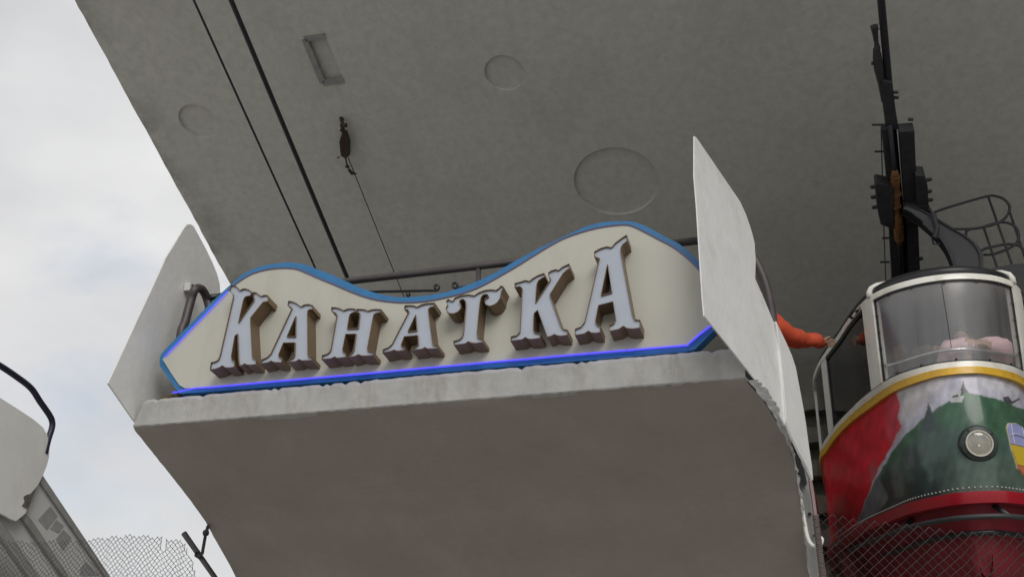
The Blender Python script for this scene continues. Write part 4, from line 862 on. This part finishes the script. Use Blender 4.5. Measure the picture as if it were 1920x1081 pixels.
def head_mesh(c, fwd, up, s, tilt=0):
    """head with brow, nose, lips, chin, ears and eyes; returns verts, faces, face materials (0 skin, 1 eye, 2 lip)"""
    fwd = Vector(fwd).normalized(); up = (Vector(up) - fwd * Vector(up).dot(fwd)).normalized(); rt = fwd.cross(up); V = []; Fc = []; mi = []
    n, m = 28, 20
    for i in range(m + 1):
        th = math.pi * i / m
        for k in range(n):
            ph = 2 * math.pi * k / n; x = math.sin(th) * math.sin(ph); y = math.sin(th) * math.cos(ph); z_ = math.cos(th)
            X = x * 0.076; Y = y * 0.095; Z = z_ * 0.118
            if z_ < 0: X *= 1 + z_ * 0.32; Y *= (1 + z_ * 0.12) if y > 0 else (1 + z_ * 0.35)
            if y > 0.3:
                f = max(0, 1 - abs(x) * 6)
                if -0.42 < z_ < 0.12: Y += 0.024 * f * (1 - abs(z_ + 0.28) / 0.45 if z_ > -0.42 else 0)
                if 0.0 < z_ < 0.2: Y -= 0.006 * max(0, 1 - abs(abs(x) - 0.38) * 5)
                if z_ < -0.75: Y += 0.010 * max(0, 1 - abs(x) * 3)
            V.append(Vector(c) + (rt * X + fwd * Y + up * Z) * s)
    for i in range(m):
        for k in range(n): Fc.append((i * n + k, i * n + (k + 1) % n, (i + 1) * n + (k + 1) % n, (i + 1) * n + k)); mi.append(0)
    def blob(p, r, mat_i, sc=(1, 1, 1)):
        b = len(V)
        for i in range(7):
            th = math.pi * i / 6
            for k in range(10):
                ph = 2 * math.pi * k / 10; q = rt * (math.sin(th) * math.cos(ph) * r * sc[0]) + fwd * (math.sin(th) * math.sin(ph) * r * sc[1]) + up * (math.cos(th) * r * sc[2]); V.append(Vector(c) + (rt * p[0] + fwd * p[1] + up * p[2]) * s + q * s)
        for i in range(6):
            for k in range(10): Fc.append((b + i * 10 + k, b + i * 10 + (k + 1) % 10, b + i * 10 + 10 + (k + 1) % 10, b + i * 10 + 10 + k)); mi.append(mat_i)
    for sx in (-1, 1):
        blob((sx * 0.031, 0.082, 0.012), 0.011, 1, (1.3, 0.8, 0.7)); blob((sx * 0.078, -0.005, -0.01), 0.030, 0, (0.3, 0.6, 1.0))
    blob((0, 0.094, -0.060), 0.022, 2, (1, 0.35, 0.28))
    return V, Fc, mi
def hair_mesh(c, fwd, up, s, length=0.1):
    fwd = Vector(fwd).normalized(); up = (Vector(up) - fwd * Vector(up).dot(fwd)).normalized(); rt = fwd.cross(up); V = []; Fc = []; n, m = 36, 12
    for i in range(m + 1):
        for k in range(n):
            ph = 2 * math.pi * k / n; fr_ = max(0, math.cos(ph)); lim = math.pi * (0.66 - 0.34 * fr_); th = lim * i / m
            rj = 1 + 0.035 * math.sin(k * 2.7 + i) + random.uniform(-.02, .02)
            x = math.sin(th) * math.sin(ph) * 0.084 * rj; y = math.sin(th) * math.cos(ph) * 0.101 * rj - 0.004; z_ = math.cos(th) * 0.127 * rj
            if i > m * 0.7 and fr_ < 0.4: z_ -= length * (i / m - 0.7) / 0.3
            V.append(Vector(c) + (rt * x + fwd * y + up * z_) * s)
    for i in range(m):
        for k in range(n): Fc.append((i * n + k, i * n + (k + 1) % n, (i + 1) * n + (k + 1) % n, (i + 1) * n + k))
    return V, Fc
def person(label, J, s, fwd_head, up_head, m_top, m_sleeve, m_leg, m_hair, palms, hair_len=0.05, puff=1.0, curl=0.6):
    """J holds pelvis, chest, neck, head and the joints of four limbs in world space"""
    R = dict(pelvis=.15, spine=(.14, .13), chest=.155 * puff, neck=.055, headb=.05, lsh=.085 * puff, rsh=.085 * puff, lel=.062 * puff, rel=.062 * puff, lwr=.043 * puff, rwr=.043 * puff, lhip=.105, rhip=.105, lkn=.072, rkn=.072, lan=.048, ran=.048, lto=.042, rto=.042)
    R = {k: (tuple(x * s for x in v) if isinstance(v, tuple) else v * s) for k, v in R.items()}
    J = dict(J); J['spine'] = (J['pelvis'] + J['chest']) / 2; J['headb'] = J['neck'] + (J['head'] - J['neck']) * 0.6
    E = [('pelvis', 'spine'), ('spine', 'chest'), ('chest', 'neck'), ('neck', 'headb')]
    for q in 'lr': E += [('chest', q + 'sh'), (q + 'sh', q + 'el'), (q + 'el', q + 'wr'), ('pelvis', q + 'hip'), (q + 'hip', q + 'kn'), (q + 'kn', q + 'an'), (q + 'an', q + 'to')]
    for q in 'lr':
        d = (J[q + 'wr'] - J[q + 'el']).normalized(); J[q + 'pm'] = J[q + 'wr'] + d * 0.07 * s; R[q + 'pm'] = (0.040 * s, 0.020 * s); J[q + 'w2'] = J[q + 'wr'] + d * 0.015 * s; R[q + 'w2'] = 0.028 * s
        E += [(q + 'wr', q + 'w2'), (q + 'w2', q + 'pm')]
    names = [k for k in J if k != 'head']; Jb = {k: J[k] for k in names}; V, Fc = skin_mesh(Jb, E, R, ['pelvis'])
    mi = []
    def seg(p, a, b):
        ab = b - a; t = max(0, min(1, (p - a).dot(ab) / max(1e-9, ab.length_squared))); return (p - (a + ab * t)).length
    segs = [(J[a], J[b], (a, b)) for a, b in E]
    for f in Fc:
        cpt = sum((V[i] for i in f), Vector()) / len(f); a, b = min(segs, key=lambda q: seg(cpt, q[0], q[1]))[2]
        if b.endswith('w2') or b.endswith('pm') or b == 'headb': mi.append(0)
        elif a[1:] in ('sh', 'el') or b[1:] in ('sh',): mi.append(2 if a[1:] in ('sh', 'el') else 1)
        elif b[1:] in ('hip', 'kn', 'an', 'to'): mi.append(3)
        else: mi.append(1)
    from mathutils import noise as nz
    cloth = {}
    for f, m_ in zip(Fc, mi):
        if m_ in (1, 2, 3):
            n_ = (V[f[1]] - V[f[0]]).cross(V[f[2]] - V[f[0]])
            for i in f: cloth[i] = cloth.get(i, Vector()) + n_
    for i, n_ in cloth.items():      # folds in the cloth
        if n_.length > 0: V[i] = V[i] + n_.normalized() * (nz.noise(V[i] * 9) * 0.026 + nz.noise(V[i] * 22 + Vector((3, 1, 7))) * 0.012) * s
    for q in 'lr':
        hJ, hE, hR, hr = hand(J[q + 'wr'], J[q + 'el'], palms[q], s, curl); v2, f2 = skin_mesh(hJ, hE, hR, hr); b = len(V); V += v2; Fc += [tuple(i + b for i in f) for f in f2]; mi += [0] * len(f2)
    hv, hf, hm = head_mesh(J['head'], fwd_head, up_head, s); b = len(V); V += hv; Fc += [tuple(i + b for i in f) for f in hf]; mi += [(0, 4, 5)[i] for i in hm]
    base = Vector((J['pelvis'].x, J['pelvis'].y, min(v.z for v in V)))
    root = thing('person', label, 'person', base)
    me = bpy.data.meshes.new('body'); me.from_pydata([v - base for v in V], [], Fc)
    for m_ in (M_skin, m_top, m_sleeve, m_leg, M_eye, M_lip): me.materials.append(m_)
    me.polygons.foreach_set('material_index', mi)
    for p in me.polygons: p.use_smooth = True
    ob = bpy.data.objects.new('body', me); COL.objects.link(ob); ob.parent = root
    hv, hf = hair_mesh(J['head'], fwd_head, up_head, s, hair_len); mesh('hair', hv, hf, m_hair, root, smooth=True)
    return root
def legs(J, floor, fx, fy, hw=0.09, s=1.0):
    px, py, pz = J['pelvis']
    for q, sg_ in (('l', -1), ('r', 1)):
        o_ = Vector((fy, -fx, 0)) * sg_ * hw * s
        J[q + 'hip'] = Vector((px, py, pz - 0.06 * s)) + o_; J[q + 'kn'] = Vector((px, py, floor + (pz - floor) * 0.52)) + o_ * 1.1 + Vector((fx, fy, 0)) * 0.03 * s
        J[q + 'an'] = Vector((px, py, floor + 0.085 * s)) + o_ * 1.15; J[q + 'to'] = J[q + 'an'] + Vector((fx, fy, 0)) * 0.15 * s + Vector((0, 0, -0.04 * s))
V3 = lambda *a: Vector(a)
# attendant in orange, on the balcony, holding the cabin's door frame
wr = atY(1541, 641, 10.05); el = atY(1484, 634, 9.75); shd = atY(1440, 606, 9.45)
J = dict(pelvis=V3(-0.66, 9.42, 4.36), chest=V3(-0.62, 9.42, 4.74), neck=V3(-0.60, 9.44, 4.93), head=V3(-0.58, 9.47, 5.07))
J.update(rsh=shd, rel=el, rwr=wr, lsh=V3(-0.79, 9.30, 4.80), lel=V3(-0.90, 9.20, 4.56), lwr=V3(-0.80, 8.98, 4.42)); legs(J, 3.402, 0.7, 0.7)
person('person in orange jacket and blue vest on the balcony reaching for the cable car', J, 1.0, (0.8, 0.5, -0.1), (0, 0, 1), M_vest, M_jorange, M_trouser, M_hair, dict(l=(0, 0, -1), r=(0.9, -0.3, -0.2)), puff=1.55, curl=0.8)
# passenger in pink, arms folded on the rail behind the windscreen
hd = atY(1804, 633, 9.38)
J = dict(pelvis=V3(hd.x + 0.06, 9.70, 3.60), chest=V3(hd.x + 0.06, 9.58, 3.98), neck=V3(hd.x + 0.03, 9.50, 4.14), head=hd)
J.update(lsh=V3(hd.x + 0.26, 9.50, 4.04), lel=atY(1886, 649, 9.22), lwr=atY(1836, 644, 9.16), rsh=V3(hd.x - 0.16, 9.50, 4.04), rel=atY(1780, 650, 9.20), rwr=atY(1830, 647, 9.14)); legs(J, 2.965, 0, -1, s=0.85)
person('person in pink jacket leaning folded arms on the rail behind the windscreen', J, 0.9, (-0.25, -0.9, -0.25), (0, -0.2, 1), M_pink, M_pink, M_trouser, M_hair, dict(l=(0, 0, -1), r=(0, 0, -1)), puff=1.6, hair_len=0.06)
# passenger in khaki at the left of the windscreen, hand reaching along the rail
hd = atY(1684, 668, 9.72)
J = dict(pelvis=V3(hd.x - 0.02, 9.95, 3.62), chest=V3(hd.x, 9.90, 3.98), neck=V3(hd.x, 9.84, 4.12), head=hd)
J.update(lsh=V3(hd.x + 0.17, 9.78, 4.08), lel=atY(1722, 660, 9.55), lwr=atY(1756, 655, 9.40), rsh=V3(hd.x - 0.16, 9.82, 4.06), rel=V3(hd.x - 0.20, 9.70, 3.84), rwr=V3(hd.x - 0.02, 9.58, 3.80)); legs(J, 2.965, 0, -1, s=0.85)
person('fair haired person in khaki jacket looking away behind the left of the windscreen', J, 0.9, (0.75, 0.55, -0.25), (0, 0, 1), M_khaki, M_khaki, M_trouser, M_blond, dict(l=(0, 0, -1), r=(0, 0, -1)), hair_len=0.14, puff=1.3)
# passenger in white behind the side window, hand on the side rail
wp = atY(1606, 738, 10.25); J = dict(pelvis=V3(0.36, 10.75, 3.80), chest=V3(0.36, 10.72, 4.20), neck=V3(0.36, 10.68, 4.37), head=V3(0.35, 10.64, 4.51))
J.update(rsh=V3(0.20, 10.66, 4.26), rel=V3(0.14, 10.46, 4.00), rwr=wp, lsh=V3(0.54, 10.72, 4.26), lel=V3(0.60, 10.66, 4.0), lwr=V3(0.56, 10.50, 3.82)); legs(J, 2.965, 0, -1, s=0.9)
person('person in white shirt behind the dark side window holding the rail', J, 0.95, (-0.5, -0.8, 0), (0, 0, 1), M_wshirt, M_wshirt, M_trouser, M_hair, dict(l=(0, 0, -1), r=(0, 0, -1)))

# ------------------------------------------------------------------ left balcony and its sloping side
XB = -7.4
lb = thing('side_balcony', 'white rounded fin and descending ribbed side of the neighbouring platform, far left', 'balcony', (XB - 1, 8.2, 0))
q = lambda x, y, o_=0.0: atX(x, y, XB + o_)
fin = [q(x, y) for x, y in [(-60, 700), (-20, 733), (0, 745), (30, 764), (62, 785), (80, 800), (89, 815), (93, 838), (92, 856), (88, 872), (80, 892), (66, 918), (57, 940), (51, 955), (47, 962), (40, 968), (30, 976), (20, 972), (0, 961), (-60, 925)]]
MB().prism([fin], Vector((-0.05, 0, 0))).build('side_fin', mat('fin_bright_paint', (0.84, 0.84, 0.82), 0.5, var=0.1, scale=2, stain=((0.55, 0.54, 0.51), 3, 0.4, (1, 1, 0.5))), lb)
tr = MB(); tr.prism([[q(x, y, .004) for x, y in [(53, 951), (50, 953), (41, 947), (46, 940), (44, 931), (49, 927), (57, 925), (70, 910), (66, 919), (58, 937)]]], Vector((0.004, 0, 0))); tr.build('torn_corner', mat('bare_plaster', (0.20, 0.18, 0.15), 0.9, var=0.6, scale=25, bump=0.8, bscale=50), lb)
rr_ = catmull([q(x, y, -0.02) for x, y in [(-70, 640), (-20, 674), (0, 685), (30, 705), (58, 727), (75, 752), (93, 778), (98, 791), (97, 803), (91, 822), (84, 850)]], 5)
MB().tube(rr_, 0.030, 10).build('handrail', mat('rail_navy', (0.022, 0.022, 0.05), 0.4, var=0.3, scale=9), lb, smooth=True)
def band(P, m, name, o_, th): return MB().prism([[q(x, y, o_) for x, y in P]], Vector((-th, 0, 0))).build(name, m, lb)
band([(80, 890), (205, 1077), (280, 1190), (264, 1190), (196, 1077), (75, 902)], M_grey, 'edge_trim', -0.02, 0.3)
band([(74.5, 903), (195, 1077), (263, 1190), (205, 1190), (130, 1080), (100, 1035), (60, 975), (47, 962)], M_lwall, 'wall_panel', -0.05, 0.27)
band([(46, 962), (60, 976), (130, 1081), (204, 1190), (192, 1190), (117, 1077), (40, 968)], M_grey, 'panel_rib', -0.03, 0.3)
band([(39, 968), (117, 1078), (191, 1190), (150, 1190), (72, 1077), (0, 972), (-50, 900)], M_lwall, 'wall_panel', -0.07, 0.25)
band([(-50, 900), (0, 973), (72, 1078), (149, 1190), (128, 1190), (52, 1077), (0, 1003), (-50, 930)], M_grey, 'panel_rib', -0.03, 0.3)
band([(-50, 931), (0, 1004), (52, 1078), (127, 1190), (110, 1190), (38, 1077), (0, 1024), (-50, 955)], M_lwall, 'wall_panel', -0.08, 0.25)
pc = lambda a, b: (a / 4.54, 840 + b / 4.54)
for P in ([(430, 490), (490, 575), (400, 690), (325, 605)], [(540, 690), (610, 760), (540, 870), (475, 770)], [(480, 605), (545, 660), (500, 720), (430, 680)], [(730, 960), (850, 1080), (690, 1080), (680, 1030)]):
    MB().prism([[q(*pc(*r_), -0.046) for r_ in P]], Vector((-0.003, 0, 0))).build('paint_patch', M_patch, lb)
MB().prism([[q(x, y, -0.33) for x, y in [(-50, 700), (60, 900), (205, 1077), (300, 1220), (-50, 1220)]]], Vector((-0.3, 0, 0))).build('side_wall', M_wall, lb)
bot = q(0, 1200); 
MB().box((XB - 0.62, 8.2, 0.004), (XB - 0.36, 9.4, 2.2)).build('pier', M_wall, lb)

# ------------------------------------------------------------------ chain-link fences
def chain(root, Yf, top, x0, x1, pitch, rows, r, m, warp=None, skip=None):
    """interlocking zigzag wires as real tubes; top(X) gives the height of the upper edge"""
    mb = MB(); p_ = pitch / 2; n = int((x1 - x0) / p_)
    for k in range(n + 1):
        X = x0 + k * p_; P = []; dj = random.gauss(0, .0015)
        for j in range(rows * 2 + 1):
            v = Vector((X + (p_ / 2 if (j + k) % 2 else -p_ / 2) * 0.99, Yf + (0.004 if (j + k) % 2 else -0.004), top(X) - j * p_ + dj))
            if warp: v = warp(v, j)
            if skip and skip(v, j): continue
            P.append(v + Vector((random.gauss(0, .0008), 0, random.gauss(0, .0008))))
        if len(P) > 2: mb.tube(P, r, 4)
    o = mb.build('wire_mesh', m, root); o['kind'] = 'stuff'; return o
YF = 7.3
fl_ = thing('chain_link_fence', 'fine chain link fence with a ragged top under the sky at lower left', 'fence', (-6, YF, 0))
zt = lambda x, y: atY(x, y, YF).z
xs_ = [atY(a, 1000, YF).x for a in (-60, 40, 160, 240, 290, 340, 380, 410)]; zs_ = [zt(a, b) for a, b in ((-60, 1012), (40, 1011), (160, 1008), (240, 1005), (290, 1008), (340, 1016), (375, 1030), (410, 1065))]
topL = lambda X: float(np.interp(X, xs_, zs_)) + 0.010 * math.sin(X * 40)
chain(fl_, YF, topL, atY(-60, 1040, YF).x, atY(388, 1040, YF).x, 0.045, 50, 0.0026, M_wire, warp=lambda v, j: v + Vector((0, 0.05 * math.sin(v.x * 1.7), 0.012 * math.sin(v.x * 3 + v.z * 4))), skip=lambda v, j: (abs(v.x - atY(312, 1015, YF).x) < 0.022 and j < 4) or (v.x > atY(345 + (60) * (0), 1000, YF).x and v.x > atY(352 + 46 * min(1, max(0, (topL(v.x) - v.z) * 3)), 1010, YF).x + 0.03))
pa, pb_ = atY(345, 999, YF - 0.03), atY(402, 1080, YF - 0.03); pdn = (pb_ - pa).normalized()
MB().tube([pa, pb_, Vector((pb_.x + 0.05, pb_.y, 0.004))], 0.024, 8).build('leaning_post', M_rail, fl_, smooth=True)
wa = [atX(390, 986, XL + 0.03), atY(386, 998, 7.2), atY(383, 1015, 7.23), atY(379, 1038, YF - 0.06)]
mb = MB(); mb.tube(wa, 0.013, 6); mb.lathe(wa[1], (0, 0, 1), [(0.02, -0.02), (0.026, 0), (0.02, 0.02)], 8); mb.tube([atY(x, y, YF - 0.06) for x, y in [(379, 1038), (372, 1045), (366, 1041), (367, 1034), (374, 1032)]], 0.008, 6); mb.build('tie_wire', M_steel, fl_)
YG = 7.75
fg = thing('chain_link_fence', 'coarse chain link fence in front of the red cable car at lower right', 'fence', (1.0, YG, 0))
xs2 = [atY(a, 985, YG).x for a in (1500, 1545, 1600, 1660, 1720, 1800, 1910, 1990)]; zs2 = [atY(a, b, YG).z for a, b in ((1500, 950), (1545, 960), (1600, 973), (1660, 980), (1720, 986), (1800, 993), (1910, 999), (1990, 1003))]
topR = lambda X: float(np.interp(X, xs2, zs2))
chain(fg, YG, topR, atY(1524, 985, YG).x, atY(1990, 985, YG).x, 0.068, 32, 0.0034, M_wire2, warp=lambda v, j: v + Vector((0.02 * math.sin(v.z * 3), 0.03 * math.sin(v.x * 2.2), 0.008 * math.sin(v.x * 6))))
for X in (-0.24, 2.2): MB().tube([Vector((X, YG + 0.05, 0.004)), Vector((X, YG + 0.05, 2.2))], 0.025, 8).build('post', M_rail, fg, smooth=True)

for o_ in COL.objects:
    if o_.get('category') == 'person' and 'balcony' not in o_['label']: o_['group'] = 'passengers inside the cable car'
    if o_.get('category') == 'fence': o_['group'] = 'chain link fences'
    if o_.name.startswith('steel_cable'): o_['group'] = 'steel cables crossing under the roof'
